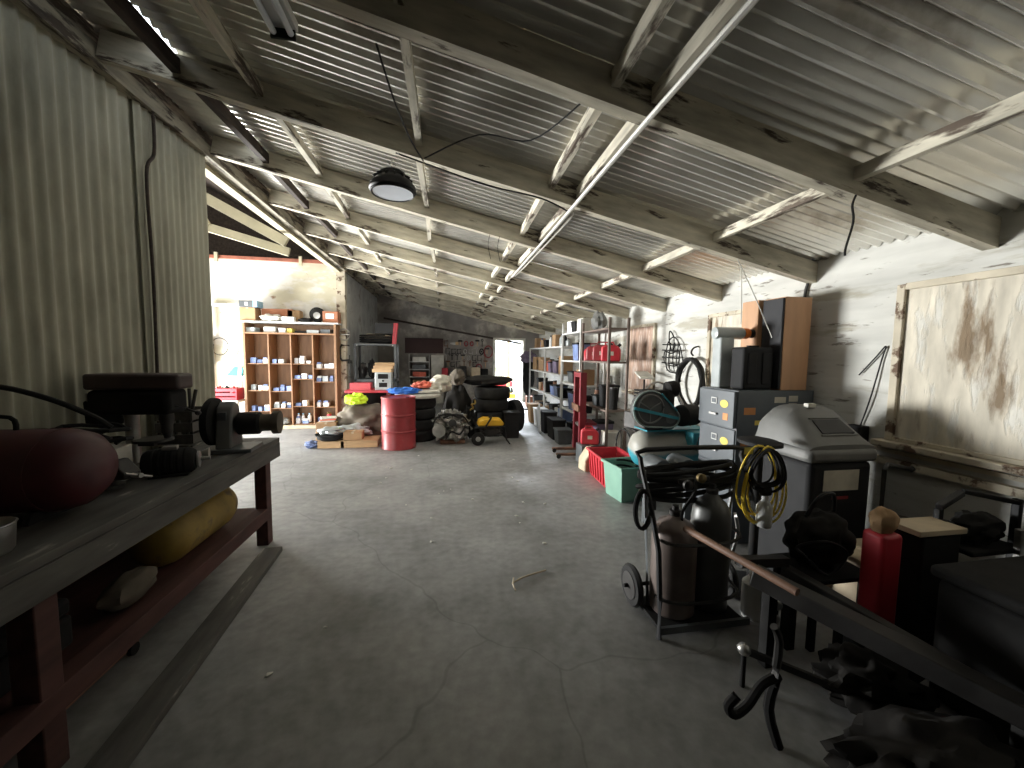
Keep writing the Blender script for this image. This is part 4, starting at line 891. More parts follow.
# ================================================================== BINS
def bin_(name, loc, rz, sx, sy, sz, m_, lab, ribs=0):
    t = thing(name, lab, 'bin', loc, rz); k = .84; w = .012
    def ring(f_, z, ins=0): return [((sx / 2 - ins) * a * f_, (sy / 2 - ins) * b * f_, z) for a, b in ((-1, -1), (1, -1), (1, 1), (-1, 1))]
    vs = ring(k, 0) + ring(1, sz) + ring(1, sz, w) + ring(k, .012, w); fs = [(3, 2, 1, 0), (12, 13, 14, 15)]
    for a, b in ((0, 4), (4, 8), (8, 12)):
        for q in range(4): fs.append((a + q, a + (q + 1) % 4, b + (q + 1) % 4, b + q))
    MB().add(vs, fs, None, False).build('bin_body', m_, t, .006)
    for a, b, c, d in ((-sx / 2 - .02, -sx / 2 - .001, -sy / 2 - .02, sy / 2 + .02), (sx / 2 + .001, sx / 2 + .02, -sy / 2 - .02, sy / 2 + .02), (-sx / 2, sx / 2, -sy / 2 - .02, -sy / 2 - .001), (-sx / 2, sx / 2, sy / 2 + .001, sy / 2 + .02)):
        MB().bb(a, b, c, d, sz - .025, sz + .004).build('rim', m_, t, .004)
    for q in range(ribs):
        y = -sy / 2 * .8 + q * sy * .8 / (ribs - 1)
        MB().bar((-sx / 2 * .87 - .006, y * .88, .03), (-sx / 2 * .985 - .006, y, sz - .03), .02, .015).build('rib', m_, t)
    return t
bin_('red_bin', (2.12, 4.64, 0), -.05, .42, .66, .36, m_bright_red, 'bright red plastic bin on the floor beside the green bin', 6)
bin_('green_bin', (2.05, 4.07, 0), .12, .38, .40, .40, m_green, 'pale green plastic bin full of dark hose')
solo('coiled_hose', MB().tube([(.125 * cos(a) * (1 + .06 * sin(a * .37)), .13 * sin(a) * (1 + .06 * cos(a * .31)), .02 + .0042 * k) for k, a in [(k, k * .4) for k in range(85)]], .013, 7), m_blackm, 'dark hose coiled inside the green bin', 'hose', (2.05, 4.07, .034))
for q in range(4): solo('steel_part', MB().blob((0, 0, .08), (.07, .1, .08), .25, 3, flat=-.078, seed=70 + q), random.choice([m_dsteel, m_rust]), 'loose rusty steel part inside the red bin', 'part', (2.05 + .12 * (q % 2), 4.42 + .12 * q, .014), group='steel parts in the red bin')
t = thing('tan_tub', 'tan low tub behind the red bin beside the compressor', 'tub', (2.14, 5.14, 0), .1)
mb = MB(); mb.prism([(-.25, 0), (.25, 0), (.25, .22), (.12, .32), (-.14, .32), (-.25, .16)], 1, -.11, .11); mb.build('tub_body', m_tan, t, .02)
MB().bar((-.1, 0, .33), (.1, 0, .33), .05, .015).build('handle', m_black, t)

def tank_mat():
    m = bpy.data.materials.new('grey_over_teal_tank_paint'); m.use_nodes = True; nt = m.node_tree; N = nt.nodes; L = nt.links; b = N['Principled BSDF']; b.inputs['Roughness'].default_value = .5
    tc = N.new('ShaderNodeTexCoord'); sx = N.new('ShaderNodeSeparateXYZ'); L.new(tc.outputs['Object'], sx.inputs[0]); nz = N.new('ShaderNodeTexNoise'); nz.inputs['Scale'].default_value = 5; L.new(tc.outputs['Object'], nz.inputs['Vector'])
    ma = N.new('ShaderNodeMath'); ma.operation = 'MULTIPLY_ADD'; L.new(nz.outputs['Fac'], ma.inputs[0]); ma.inputs[1].default_value = .12; L.new(sx.outputs['Z'], ma.inputs[2])
    mr = N.new('ShaderNodeMapRange'); mr.inputs[1].default_value = .63; mr.inputs[2].default_value = .67; L.new(ma.outputs[0], mr.inputs[0])
    mx = N.new('ShaderNodeMix'); mx.data_type = 'RGBA'; L.new(mr.outputs[0], mx.inputs[0]); mx.inputs[6].default_value = (.03, .27, .34, 1); mx.inputs[7].default_value = (.34, .33, .29, 1); L.new(mx.outputs[2], b.inputs['Base Color'])
    return m
# ================================================================== COMPRESSOR
t = thing('air_compressor', 'old teal and grey belt-driven air compressor by the filing cabinet', 'compressor', (2.42, 3.82, 0))
MB().rev([(.02, -.44), (.10, -.43), (.17, -.38), (.205, -.30), (.205, .32), (.17, .40), (.02, .44)], (0, .02, .62), (1, 0, 0), 36).build('air_tank', tank_mat(), t)
for x in (-.25, .25):
    for y in (-.15, .18): MB().bar((x, y, 0), (x, y * .8, .50), .03, .05).build('leg', m_dsteel, t)
MB().bb(-.34, .38, -.12, .16, .83, .85).build('deck_plate', m_teal, t, .004)
# belt guard (outer hull of two circles)
def hull(c0, r0_, c1, r1_, n=16):
    d = math.hypot(c1[0] - c0[0], c1[1] - c0[1]); a0 = math.atan2(c1[1] - c0[1], c1[0] - c0[0]); b = math.acos((r0_ - r1_) / d); out = []
    for k in range(n + 1): a = a0 + b + (2 * pi - 2 * b) * k / n; out.append((c0[0] + r0_ * cos(a), c0[1] + r0_ * sin(a)))
    for k in range(n + 1): a = a0 - b + 2 * b * k / n; out.append((c1[0] + r1_ * cos(a), c1[1] + r1_ * sin(a)))
    return out
g0, g1 = (-.37, 1.09), (-.14, .99)
MB().prism(hull(g0, .185, g1, .095), 1, -.22, -.155).build('belt_guard', P('guard_mesh', (.085, .085, .08), .6, var=.3), t)
hp = hull(g0, .185, g1, .095); MB().tube([(x, -.225, z) for x, z in hp], .009, 6, closed=True).build('guard_rim', mat('teal_grey_rim', (.30, .38, .36), .5), t)
MB().tube([(g0[0] + .14 * cos(a), -.226, g0[1] + .145 * sin(a)) for a in [q * 2 * pi / 28 for q in range(28)]], .011, 6, closed=True).build('flywheel_ring', m_plast, t)
for a in (0, 2.1, 4.2): MB().bar((g0[0], -.226, g0[1]), (g0[0] + .135 * cos(a + .5), -.226, g0[1] + .14 * sin(a + .5)), .006, .012).build('flywheel_spoke', m_plast, t)
MB().rev([(.03, 0), (.055, .003), (.055, .008)], (g1[0], -.222, g1[1]), (0, -1, 0), 20).build('small_pulley', m_plast, t)
MB().bar((g0[0] - .18, -.238, g0[1] + .01), (g1[0] + .08, -.238, g1[1] - .0), .008, .03).build('teal_stripe', m_teal, t)
MB().bar((g0[0] + .11, -.238, g0[1] + .155), (g1[0] + .06, -.238, g1[1] + .08), .008, .014).build('teal_edge', m_teal, t)
MB().rev([(.06, 0), (.115, .02), (.115, .22), (.08, .25)], (.02, -.13, 1.0), (1, .35, 0), 24).build('motor', m_blackm, t)
MB().bb(-.38, -.16, -.14, .10, .852, 1.10).build('pump_block', m_dsteel, t, .02)
for k in range(5): MB().bb(-.39, -.14, -.12, .10, 1.12 + k * .032, 1.137 + k * .032).build('cooling_fin', m_blackm, t)
MB().cyl((-.05, .02, .85), (-.05, .02, 1.26), .085).build('cylinder_head', m_blackm, t, .01)
MB().rev([(.05, 0), (.09, .01), (.09, .10), (.05, .11)], (-.05, .02, 1.262), (1, 0, .15), 20).build('air_filter', m_blackm, t)
MB().tube([(-.3, .1, 1.2), (-.1, .14, 1.34), (.15, .12, 1.2), (.28, .05, .85)], .012, 7, sub=5).build('pipe', m_steel, t)
MB().bb(.10, .34, -.26, -.12, .66, .84).build('teal_box', m_teal, t, .012)
MB().tube([(.14, -.27, .66), (.14, -.30, .80), (.26, -.30, .82), (.30, -.27, .64)], .007, 6, sub=3).build('cable', m_black, t)
t = thing('twin_gauge_motor', 'pair of round grey motors below the compressor tank', 'motor', (2.03, 3.40, 0), -.0)
for x in (.0, .26): MB().rev([(.05, -.12), (.09, -.115), (.10, -.09), (.10, .12), (.06, .14)], (x, 0, .55), (0, 1, 0), 26).build('motor_body', m_dkgrey, t)
MB().bb(-.12, .38, -.07, .09, .40, .447).build('mount_plate', m_dkgrey, t)
for x in (-.09, .35): MB().bar((x, 0, 0), (x, 0, .399), .04, .08).build('stand_leg', m_dkgrey, t)
solo('sloped_cover', MB().bar((0, 0, 0), (.3, .05, .24), .26, .02), m_offw, 'pale metal sheet leaning under the compressor', 'sheet', (1.87, 3.5, .40)) if False else None
t = thing('battery_box', 'brown boxed charger with folded flaps behind the belt guard', 'box', (2.64, 4.80, .66), .25)
t_ = t
MB().bb(-.2, .22, -.16, .16, 0, .22).build('box_body', m_dsteel, t, .01); MB().bar((-.2, -.04, .24), (.24, .02, .32), .26, .015).build('flap', m_sack, t); MB().bb(-.18, -.08, -.168, -.161, .02, .12).build('label', m_pwbox, t); MB().bb(-.17, -.12, -.172, -.169, .03, .06).build('red_mark', m_bright_red, t)
t = thing('wire_stand', 'thin steel hand truck frame holding the brown box', 'stand', (2.64, 4.80, 0))
for y in (-.17, .17):
    MB().tube([(-.22, y, 0), (-.24, y, .6), (-.1, y, .645), (.22, y, .645), (.24, y, 0)], .011, 7).build('side_frame', m_dsteel, t)
MB().bb(-.2, .22, -.16, .16, .636, .655).build('shelf', m_dsteel, t)
MB().tube([(-.27 + .0 * a, .24 * cos(a), .38 + .26 * sin(a)) for a in [q * 2 * pi / 24 for q in range(24)]], .012, 7, closed=True).build('hose_ring', m_rubber, t)

# ================================================================== FILING CABINET + things on it
t = thing('filing_cabinet', 'grey four-drawer steel filing cabinet with stickers on its side', 'cabinet', (2.79, 3.085, 0))
m_cab = P('cabinet_grey', (.095, .108, .12), .4, var=.2, scale=3)
MB().bb(-.37, .37, -.235, .235, .01, 1.345).build('body', m_cab, t, .004)
for k in range(4):
    z0 = .03 + k * .33; out = .03 if k == 3 else .012
    dr = MB().bb(-.37 - out, -.371, -.225, .225, z0, z0 + .315); do = dr.build('drawer', m_cab, t, .005)
    fx = -.37 - out - .001
    MB().bb(fx - .006, fx, -.02, .05, z0 + .19, z0 + .245).build('label_holder', m_pw, do); MB().bb(fx - .008, fx - .0062, -.012, .042, z0 + .198, z0 + .237).build('label_card', m_cab, do)
    MB().bar((fx - .012, -.03, z0 + .10), (fx - .012, .06, z0 + .10), .012, .018).build('handle', m_steel, do)
    if k in (2, 3):
        MB().rev([(.05, 0), (.05, .0015)], (fx - .0005, -.11, z0 + .2), (-1, 0, 0), 20, sq=(1, .7)).build('oval_sticker', m_ylabel, do)
    if k == 3: MB().bb(fx - .0018, fx - .0002, -.16, -.1, z0 + .06, z0 + .12).build('orange_sticker', m_olabel, do)
for a, b, c, d, m_ in ((-.31, -.20, 1.14, 1.20, m_olabel), (-.20, -.12, 1.05, 1.09, m_ylabel), (-.33, -.2, .87, .95, m_olabel), (-.33, -.2, .80, .86, m_ylabel), (-.02, .09, 1.24, 1.29, m_label), (.12, .21, 1.25, 1.30, m_label), (-.02, .07, 1.17, 1.195, m_label), (-.02, .08, 1.10, 1.14, m_label), (.12, .2, 1.21, 1.235, m_label)):
    MB().bb(a, b, -.2365, -.2352, c, d).build('side_sticker', m_, t)
CT = 1.3455
t = thing('tall_speaker', 'tall wooden loudspeaker cabinet with black grille on the filing cabinet', 'speaker', (2.97, 2.98, CT))
MB().bb(-.13, .13, -.11, .11, 0, .80).build('speaker_body', m_veneer, t, .004)
MB().bb(-.152, -.131, -.105, .105, .01, .79).build('grille', m_grille, t, .004)
t = thing('tall_speaker', 'second wooden loudspeaker cabinet behind the one with black grille', 'speaker', (2.93, 3.20, CT))
MB().bb(-.14, .10, -.095, .10, 0, .80).build('speaker_body', m_veneer, t, .004)
t = thing('work_light', 'grey handheld spotlight with orange tip on the filing cabinet', 'work light', (2.54, 3.20, CT))
MB().bb(-.09, .05, -.07, .05, 0, .46).build('battery_case', m_clear, t, .015)
MB().rev([(.03, 0), (.055, .01), (.055, .26), (.045, .28)], (-.12, 0, .50), (1, -.1, 0), 24).build('lamp_barrel', m_clear, t)
MB().rev([(.048, 0), (.05, .03), (.04, .05)], (.165, -.03, .50), (1, -.1, 0), 24).build('orange_tip', P('orange_plastic', (.85, .22, .03), .4), t)
MB().rev([(.04, 0), (.04, .07)], (.216, -.035, .50), (1, -.1, 0), 24).build('black_end', m_black, t)
t = thing('black_toolcase', 'black ribbed plastic case standing on the filing cabinet corner', 'case', (2.66, 3.0, CT))
MB().bb(-.15, .15, -.08, .08, 0, .37).build('case_body', m_dplast, t, .025, 3)
for x in (-.07, .07): MB().bb(x - .04, x + .04, -.092, -.081, .05, .32).build('raised_panel', m_dplast, t, .008)
MB().bar((-.05, 0, .378), (.05, 0, .378), .03, .014).build('handle', m_dplast, t)
MB().tube([(.0, -.02, 1.345), (-.12, .0, 1.9), (-.17, .02, 2.52)], .004, 6) 
for q, (a, b) in enumerate((((2.68, 3.18, 1.86), (2.60, 3.12, 2.42)), ((2.78, 2.93, 1.80), (2.42, 2.95, 2.45)))):
    solo('hanging_wire', MB().tube([(0, 0, 0), tuple((Vector(b) - Vector(a)) * .5 + Vector((.01, 0, 0))), tuple(Vector(b) - Vector(a))], .004, 6, sub=3), m_offw, ['thin white wire hanging from the beam behind the work light', 'thin white wire hanging from the beam before the loudspeaker'][q], 'wire', a)

# ================================================================== WALL ITEMS, right
t = thing('hose_coil', 'thick black hose coil hanging on the whitewashed wall', 'hose', (3.12, 4.50, 1.285))
mb = MB()
pts = [(-.012 * ((k // 28) % 5) - .01 * sin(k), (.245 + .012 * ((k // 28) % 3)) * cos(k * 2 * pi / 28), (.31 + .01 * ((k // 28) % 2)) * sin(k * 2 * pi / 28)) for k in range(28 * 5)]
mb.tube(pts, .019, 7); mb.build('hose_coil_loop', m_rubber, t)
solo('wall_hook', MB().tube([(0, 0, .08), (-.06, 0, .06), (-.09, 0, 0), (-.06, .0, -.04)], .012, 6, sub=3), m_black, 'black forked hook above the hose coil', 'hook', (3.19, 4.50, 1.68))
t = thing('wire_rack', 'bent black wire cage hanging on the wall by the brown window', 'rack', (3.17, 4.97, 1.40))
for q, pts in enumerate([[(0, -.2, .05), (-.03, -.17, .35), (-.02, 0, .5), (-.02, .16, .4), (0, .2, .08), (-.02, 0, 0)], [(-.05, -.16, .12), (-.06, .0, .10), (-.05, .17, .14), (-.05, .17, .3), (-.06, 0, .27), (-.05, -.17, .3)], [(-.02, .0, .46), (-.02, .06, .56), (-.02, .12, .58), (-.03, .10, .44), (-.03, .02, .3)]]):
    MB().tube(pts, .009, 6, closed=True, sub=4).build('wire_loop', m_blackm, t)
for y in (-.14, -.05, .05, .13): MB().tube([(-.03, y, .02), (-.06, y, .2), (-.03, y + .01, .42)], .007, 6, sub=3).build('wire_bar', m_blackm, t)
for z in (.12, .2, .3, .38): MB().cyl((-.07, -.22, z), (-.07, .20, z + .02), .009).build('wire_hook', m_blackm, t)
t = tag(MB().tube([(3.185, 2.98, 2.5), (3.18, 3.0, 2.30), (3.18, 3.02, 2.2), (3.185, 3.03, 1.9), (3.185, 3.03, 1.36)], .012, 8, sub=4).build('conduit', m_dsteel, None), 'bent steel conduit running down the wall behind the loudspeaker', 'conduit')
t = tag(MB().tube([(0, .05, -.12), (0, -.06, .02), (0, -.12, .10), (-.0, -.10, .0), (-.01, -.05, -.3), (0, .02, -.55), (0, .04, -.62)], .005, 6, sub=6).build('wall_wire', m_black, None, loc=(3.185, 2.46, 1.62)), 'thin dark looped wire hanging on the wall by the boarded window', 'wire')
t = thing('junction_box', 'small dark plug box at the wall below the looped wire', 'socket', (3.16, 2.47, .98))
MB().bb(-.04, .035, -.06, .06, 0, .13).build('box_body', m_blackm, t, .006); MB().cyl((-.041, 0, .07), (-.075, 0, .07), .022).build('plug', m_steel, t)

# ================================================================== PLASTIC MACHINE
t = thing('parts_machine', 'bulky grey plastic machine with domed lid and paper label', 'machine', (2.63, 2.36, 0)); t.scale = (.93, 1, 1)
MB().bb(-.28, .25, -.24, .22, .03, .93).build('machine_body', m_dplast, t, .035, 3)
m_lid = m_plast
MB().bb(-.30, .27, -.26, .24, .93, 1.02).build('lid_collar', m_lid, t, .03, 3)
# domed lid: profile in Y-Z, rounded in X
def lid(u, v):
    # u across X, v front->back
    x = -1 + 2 * u; ax = (1 - abs(x) ** 3.2) ** .5 if abs(x) < 1 else 0
    prof = [(-.235, 0), (-.235, .035), (-.03, .235), (.0, .258), (.05, .27), (.16, .26), (.21, .2), (.22, .1), (.22, 0)]
    q = v * (len(prof) - 1); i = min(int(q), len(prof) - 2); fr = q - i
    y = prof[i][0] * (1 - fr) + prof[i + 1][0] * fr; z = prof[i][1] * (1 - fr) + prof[i + 1][1] * fr
    return (x * .285 - .012, y, 1.015 + z * max(.02, ax) ** .8)
MB().grid(lid, 24, 32).build('lid_dome', m_lid, t)
MB().add([(-.12, -.165, 1.09), (.16, -.165, 1.09), (.12, -.085, 1.17), (-.12, -.085, 1.17), (-.12, -.172, 1.119), (.16, -.172, 1.119), (.12, -.092, 1.197), (-.12, -.092, 1.197)], [(0, 3, 2, 1), (4, 5, 6, 7), (0, 1, 5, 4), (1, 2, 6, 5), (2, 3, 7, 6), (3, 0, 4, 7)], None, False).build('recess_panel', m_black, t)
MB().bar((-.14, -.183, 1.105), (.18, -.183, 1.105), .012, .012).build('recess_lip', m_lid, t, .004)
MB().bar((-.14, -.078, 1.205), (.13, -.078, 1.205), .012, .012).build('recess_lip', m_lid, t, .004)
MB().bb(-.08, -.01, -.02, .02, 1.27, 1.30).build('latch', m_offw, t, .005)
MB().bb(-.17, .13, -.2435, -.2405, .74, .88).build('paper_label', m_label, t); MB().bb(-.09, .05, -.2435, -.2405, .68, .70).build('red_sticker', m_dkred, t)
for x in (-.2, .17):
    for y in (-.18, .16): MB().cyl((x, y, 0), (x, y, .03), .03).build('foot', m_black, t)

# ================================================================== CORD STAND
t = thing('pedestal_stand', 'dark pedestal with flat oval top between gas cart and grey machine', 'stand', (2.10, 2.26, 0))
MB().rev([(.19, 0), (.2, .01), (.2, .03), (.04, .05)], (0, 0, 0), n=28).build('base', m_black, t)
MB().cyl((0, 0, .05), (0, 0, 1.03), .028).build('post', m_blackm, t)
MB().rev([(.12, 0), (.15, .01), (.15, .03), (.12, .04)], (0, 0, 1.03), n=32, sq=(1, .8)).build('oval_top', m_dplast, t)
def loops(cx, w, h, n, r, seed, top, name, m_, lab, loc):
    rr = random.Random(seed); pts = []
    for k in range(n):
        ww = w * rr.uniform(.8, 1.1); hh = h * rr.uniform(.85, 1.08); off = rr.uniform(-.025, .025); yy = rr.uniform(-.03, .03)
        for q in range(10):
            a = 2 * pi * q / 10 + pi / 2; pts.append((off + ww * cos(a), yy + .02 * sin(2 * a), -hh + hh * sin(a)))
    return solo(name, MB().tube(pts, r, 7, sub=3), m_, lab, 'cord', loc)
loops(0, .14, .26, 4, .0065, 3, 0, 'extension_cable', m_ycord, 'yellow extension cord hanging in loops from the pedestal', (1.97, 2.08, 1.07))
loops(0, .11, .13, 9, .0065, 4, 0, 'extension_cable', m_blackm, 'black cord looped inside the yellow cord on the pedestal', (1.955, 2.05, 1.06))
t = thing('white_bottle', 'white spray bottle hanging within the yellow cord loops', 'bottle', (1.98, 2.06, .56))
MB().rev([(.04, 0), (.045, .02), (.045, .13), (.02, .17), (.018, .2)], n=20).build('bottle_body', m_pw, t); MB().box((0, 0, .225), (.07, .03, .05)).build('spray_head', m_blackm, t, .006)
t = thing('tool_bag', 'black fabric tool bag heaped on a stool below the cords', 'bag', (2.16, 1.86, .42))
MB().blob((0, 0, .15), (.18, .13, .16), .09, 3, seg=40, ring=28, flat=-.148, seed=80, sq=.9).build('bag_body', m_tarp, t)
MB().tube([(-.1, 0, .27), (-.05, -.03, .40), (.05, -.03, .42), (.1, 0, .28)], .012, 7, sub=4).build('strap', m_black, t)
MB().tube([(-.18, -.1, .1), (-.1, -.16, .02), (.0, -.17, .14), (-.1, -.14, .2), (-.2, -.06, .14)], .008, 6, sub=5, closed=True).build('cable_loop', m_black, t)
t = thing('low_stool', 'dark low steel stool carrying the black tool bag', 'stool', (2.16, 1.86, 0))
MB().bb(-.2, .2, -.17, .13, .39, .418).build('seat', m_blackm, t, .005)
for x in (-.16, .16):
    for y in (-.14, .1): MB().bar((x, y, 0), (x, y, .389), .03, .03).build('leg', m_blackm, t)
carton((2.53, 1.86, 0), .34, .3, .46, 'tan cardboard box on the floor before the grey machine', m_tan)
solo('white_canister', MB().rev([(.06, 0), (.065, .02), (.065, .22), (.03, .26), (.03, .29)], n=22), m_pw, 'white plastic canister on the floor beside the gas cart', 'canister', (1.90, 2.02, 0))

# ================================================================== GAS CART
t = thing('gas_cart', 'black two-wheeled welding gas cart with looped handle', 'cart', (1.50, 2.1, 0))
MB().bb(-.28, .27, -.16, .14, .03, .05).build('base_plate', m_blackm, t)
MB().tube([(-.29, -.17, .0), (-.29, -.13, .5), (-.29, .06, .86), (-.29, .12, .98), (-.25, .13, 1.03), (.38, .13, 1.03), (.43, .12, .98), (.44, .06, .82), (.47, .02, .62)], .016, 8, sub=2).build('handle_frame', m_black, t)
MB().tube([(-.24, .05, .05), (-.25, .10, .6), (-.26, .12, .9)], .012, 8).build('side_post', m_dkgrey, t)
MB().tube([(.28, .05, .05), (.34, .10, .6), (.40, .12, .88)], .012, 8).build('side_post', m_dkgrey, t)
MB().bar((-.28, -.165, .04), (.3, -.165, .04), .02, .04).build('front_rail', m_dkgrey, t)
for z in (.20, .55): MB().tube([(-.27, -.08, z), (-.2, -.15, z - .01), (.05, -.16, z - .02), (.25, -.12, z - .01), (.29, .02, z)], .01, 6, sub=3).build('bottle_band', m_dsteel, t)
MB().cyl((-.36, .14, .135), (.40, .14, .135), .012).build('axle', m_blackm, t)
for x in (-.325, .345):
    wo = MB().rev([(.07, 0), (.12, .002), (.132, .02), (.12, .04), (.07, .042)], (x, .14, .135), (1, 0, 0), 32).build('wheel', m_rubber, t)
    MB().rev([(.01, 0), (.085, .004), (.085, .01)], (x - .008, .14, .135), (1, 0, 0), 24).build('wheel_rim', m_dsteel, wo)
def gas(loc, r, h, m_, lab):
    t = thing('gas_cylinder', lab, 'gas cylinder', loc)
    MB().rev([(r * .9, 0), (r, .015), (r, h * .78), (r * .93, h * .86), (r * .72, h * .93), (r * .40, h * .97), (.035, h)], n=36).build('cylinder_body', m_, t)
    MB().rev([(.034, h + .001), (.036, h + .03), (.02, h + .035), (.02, h + .06)], n=16).build('neck_ring', m_dsteel, t)
    return t
m_gas1 = P('worn_brown_cylinder', (.16, .125, .11), .42, metal=.3, var=.3, scale=4); m_gas2 = P('dark_green_cylinder', (.10, .10, .095), .42, metal=.2, var=.3, scale=4)
gas((1.39, 2.10, .051), .132, .60, m_gas1, 'shorter brown gas cylinder at the wheel side of the cart')
gas((1.645, 2.11, .051), .115, .72, m_gas2, 'taller dark gas cylinder beside the wooden pole')
t = thing('gas_regulator', 'brass gas regulator with gauges above the dark hoses', 'regulator', (1.52, 2.12, .80))
MB().rev([(.015, 0), (.028, .008), (.028, .03), (.015, .035)], (0, -.05, .09), (0, -1, .1), 20).build('gauge', P('old_brass', (.22, .16, .07), .45, metal=.6), t); MB().rev([(.02, 0), (.03, .01), (.03, .03), (.015, .04)], (-.08, -.04, .05), (0, -1, 0), 20).build('gauge', m_dsteel, t)
MB().bar((-.1, 0, .05), (.1, 0, .07), .03, .03).build('valve_body', m_dsteel, t, .005)
MB().tube([(.0, 0, .07), (-.05, -.09, .02), (-.12, -.08, -.10), (-.10, -.05, -.2)], .009, 6, sub=4).build('gas_hose', m_rubber, t)
rr = random.Random(9); pts = []
for k in range(9):
    a0 = rr.uniform(.9, 1.06); z = .72 + .02 * k + rr.uniform(-.01, .01)
    for q in range(12):
        a = 2 * pi * q / 12; pts.append((.09 + (.34 * cos(a)) * a0, .19 + .085 * sin(a) * a0, z + .03 * sin(a + k)))
solo('welding_hose', MB().tube(pts, .016, 7, sub=2), m_rubber, 'thick bundle of dark welding hose wound on the gas cart handle', 'hose', (1.5 - .02, 2.02 + .04, 0.02))
pts = []
for k in range(4):
    for q in range(10): a = 2 * pi * q / 10; pts.append((.05 * cos(a) + .012 * k, .015 * k, .12 * sin(a) - .01 * k))
solo('hose_loop', MB().tube(pts, .010, 7, sub=2), m_rubber, 'small dangling hose loop at the wheel side of the cart handle', 'hose', (1.17, 2.1, .70))
solo('chain', MB().tube([(0, 0, 0), (.02, -.01, -.12), (.0, .0, -.26), (-.03, .0, -.34)], .012, 5, sub=4), m_steel, 'steel chain hanging beside the taller gas cylinder', 'chain', (1.84, 2.14, .62))
# pole
solo('wooden_pole', MB().rev([(.017, 0), (.020, .01), (.018, .60)], (0, 0, 0), (.156, -.575, -.035), 18), P('brown_pole', (.20, .11, .07), .6, var=.3, st=(1, 1, 1)), 'long brown wooden pole lying across the gas cart', 'pole', (1.36, 1.955, .635))

# ================================================================== NEAR RIGHT CLUTTER
t = thing('trailer_hitch', 'dark steel trailer tongue frame with silver ball and hook', 'trailer hitch', (1.75, 1.4, 0))
MB().bar((-.12, .34, .46), (.42, -.45, .30), .10, .09).build('main_beam', m_dsteel, t, .006)
MB().bar((.15, .42, .42), (.42, -.45, .30), .06, .06).build('side_beam', m_dsteel, t, .006)
MB().bar((-.16, .40, .50), (.16, .42, .47), .05, .05).build('cross_beam', m_dsteel, t)
for x, y, z in ((-.08, .27, .42), (.40, -.40, .28), (.14, .36, .39)): MB().bar((x, y, 0), (x, y, z), .05, .05).build('stand_leg', m_blackm, t)
MB().bar((-.30, .16, .19), (.15, -.08, .08), .02, .03).build('drawbar', m_dsteel, t)
MB().rev([(.004, 0), (.022, .006), (.031, .022), (.031, .034), (.02, .05), (.004, .056)], (-.305, .17, .165), (0, 0, 1), 20).build('hitch_ball', m_steel, t)
MB().cyl((-.305, .17, .0), (-.305, .17, .165), .012).build('ball_stem', m_blackm, t)
for q in (0, 1): MB().rev([(.01, 0), (.024, .004), (.03, .02), (.024, .03), (.01, .035)], (.02 - .012 * q, .33 + .0 * q, .29 - .075 * q), (-.6, -.8, .1), 16).build('coupling', m_steel, t)
t = thing('tow_hook', 'dark curved tow hook standing on edge near the trailer tongue', 'hook', (1.27, 1.28, 0))
MB().tube([(-.11, .0, .26), (-.15, .0, .22), (-.12, 0, .18), (-.05, .01, .2), (.02, .02, .27), (.1, .02, .30)], .018, 8, sub=4).build('hook', m_blackm, t)
MB().tube([(.08, .02, .30), (.09, .02, .45), (.06, .02, .52)], .016, 8, sub=3).build('shank', m_dsteel, t)
MB().tube([(.09, .02, .30), (.07, .03, .15), (.1, .0, 0)], .02, 8, sub=3).build('foot', m_blackm, t)
t = thing('storage_chest', 'large dark chest along the wall near the camera', 'chest', (2.74, 1.12, 0))
MB().bb(-.46, .42, -.34, .26, .02, .60).build('chest_body', m_blackm, t, .03, 3)
MB().bb(-.48, .44, -.36, .28, .605, .66).build('chest_lid', m_blackm, t, .02, 3)
for x in (-.3, .25): MB().bb(x - .03, x + .03, .262, .275, .52, .64).build('latch', m_dsteel, t)
t = thing('red_can', 'red upright can with tan pouch top beside the dark tank', 'can', (2.26, 1.60, .18))
MB().bb(-.06, .07, -.05, .06, 0, .54).build('can_body', m_bright_red, t, .02, 3); MB().blob((.0, 0, .60), (.07, .05, .07), .1, 2, seed=90).build('tan_top', m_card, t)
t = thing('steel_box', 'dark steel box on the floor beneath the red can', 'box', (2.28, 1.62, 0)); MB().bb(-.14, .14, -.1, .1, 0, .178).build('box_body', m_blackm, t, .008); MB().bar((-.05, 0, .179), (.05, 0, .179), .01, .01)
MB().bb(-.141, -.1405, -.04, .04, .06, .12).build('label', m_dkgrey, t)
t = thing('chair_frame', 'dark folding chair frame with one pale arm by the whitewashed wall', 'chair', (2.93, 1.62, 0))
MB().bar((-.20, .05, .80), (.0, .08, .86), .035, .03).build('arm', m_black, t, .004); MB().bar((.01, .08, .87), (.20, -.05, .84), .03, .025).build('back_rail', m_black, t, .004)
MB().bar((.20, -.04, 0), (.20, -.04, .86), .035, .03).build('leg', m_black, t, .004); MB().bar((-.2, .05, 0), (-.2, .05, .79), .03, .03).build('leg', m_black, t, .004)
MB().bar((.12, -.12, 0), (.12, -.10, .72), .03, .03).build('leg', m_steel, t, .004); MB().bar((-.2, -.1, 0), (-.2, .02, .74), .03, .03).build('leg', m_black, t, .004)
MB().bb(-.19, .18, -.1, .08, .58, .61).build('seat', m_blackm, t, .01)
solo('black_bag', MB().blob((0, 0, .08), (.16, .08, .085), .2, 2.5, flat=-.078, seed=95, seg=30, ring=20), m_blackm, 'black bag slumped on the chair frame seat', 'bag', (2.92, 1.62, .612))
solo('pale_board', MB().bb(-.2, .2, -.05, .05, 0, .05), m_tan, 'pale narrow board lying across the chair frame', 'board', (2.60, 1.72, .78), .1, bev=.005) if False else None
t = thing('shelf_box', 'dark box topped by a pale board beside the chair frame', 'box', (2.60, 1.66 + .02, 0))
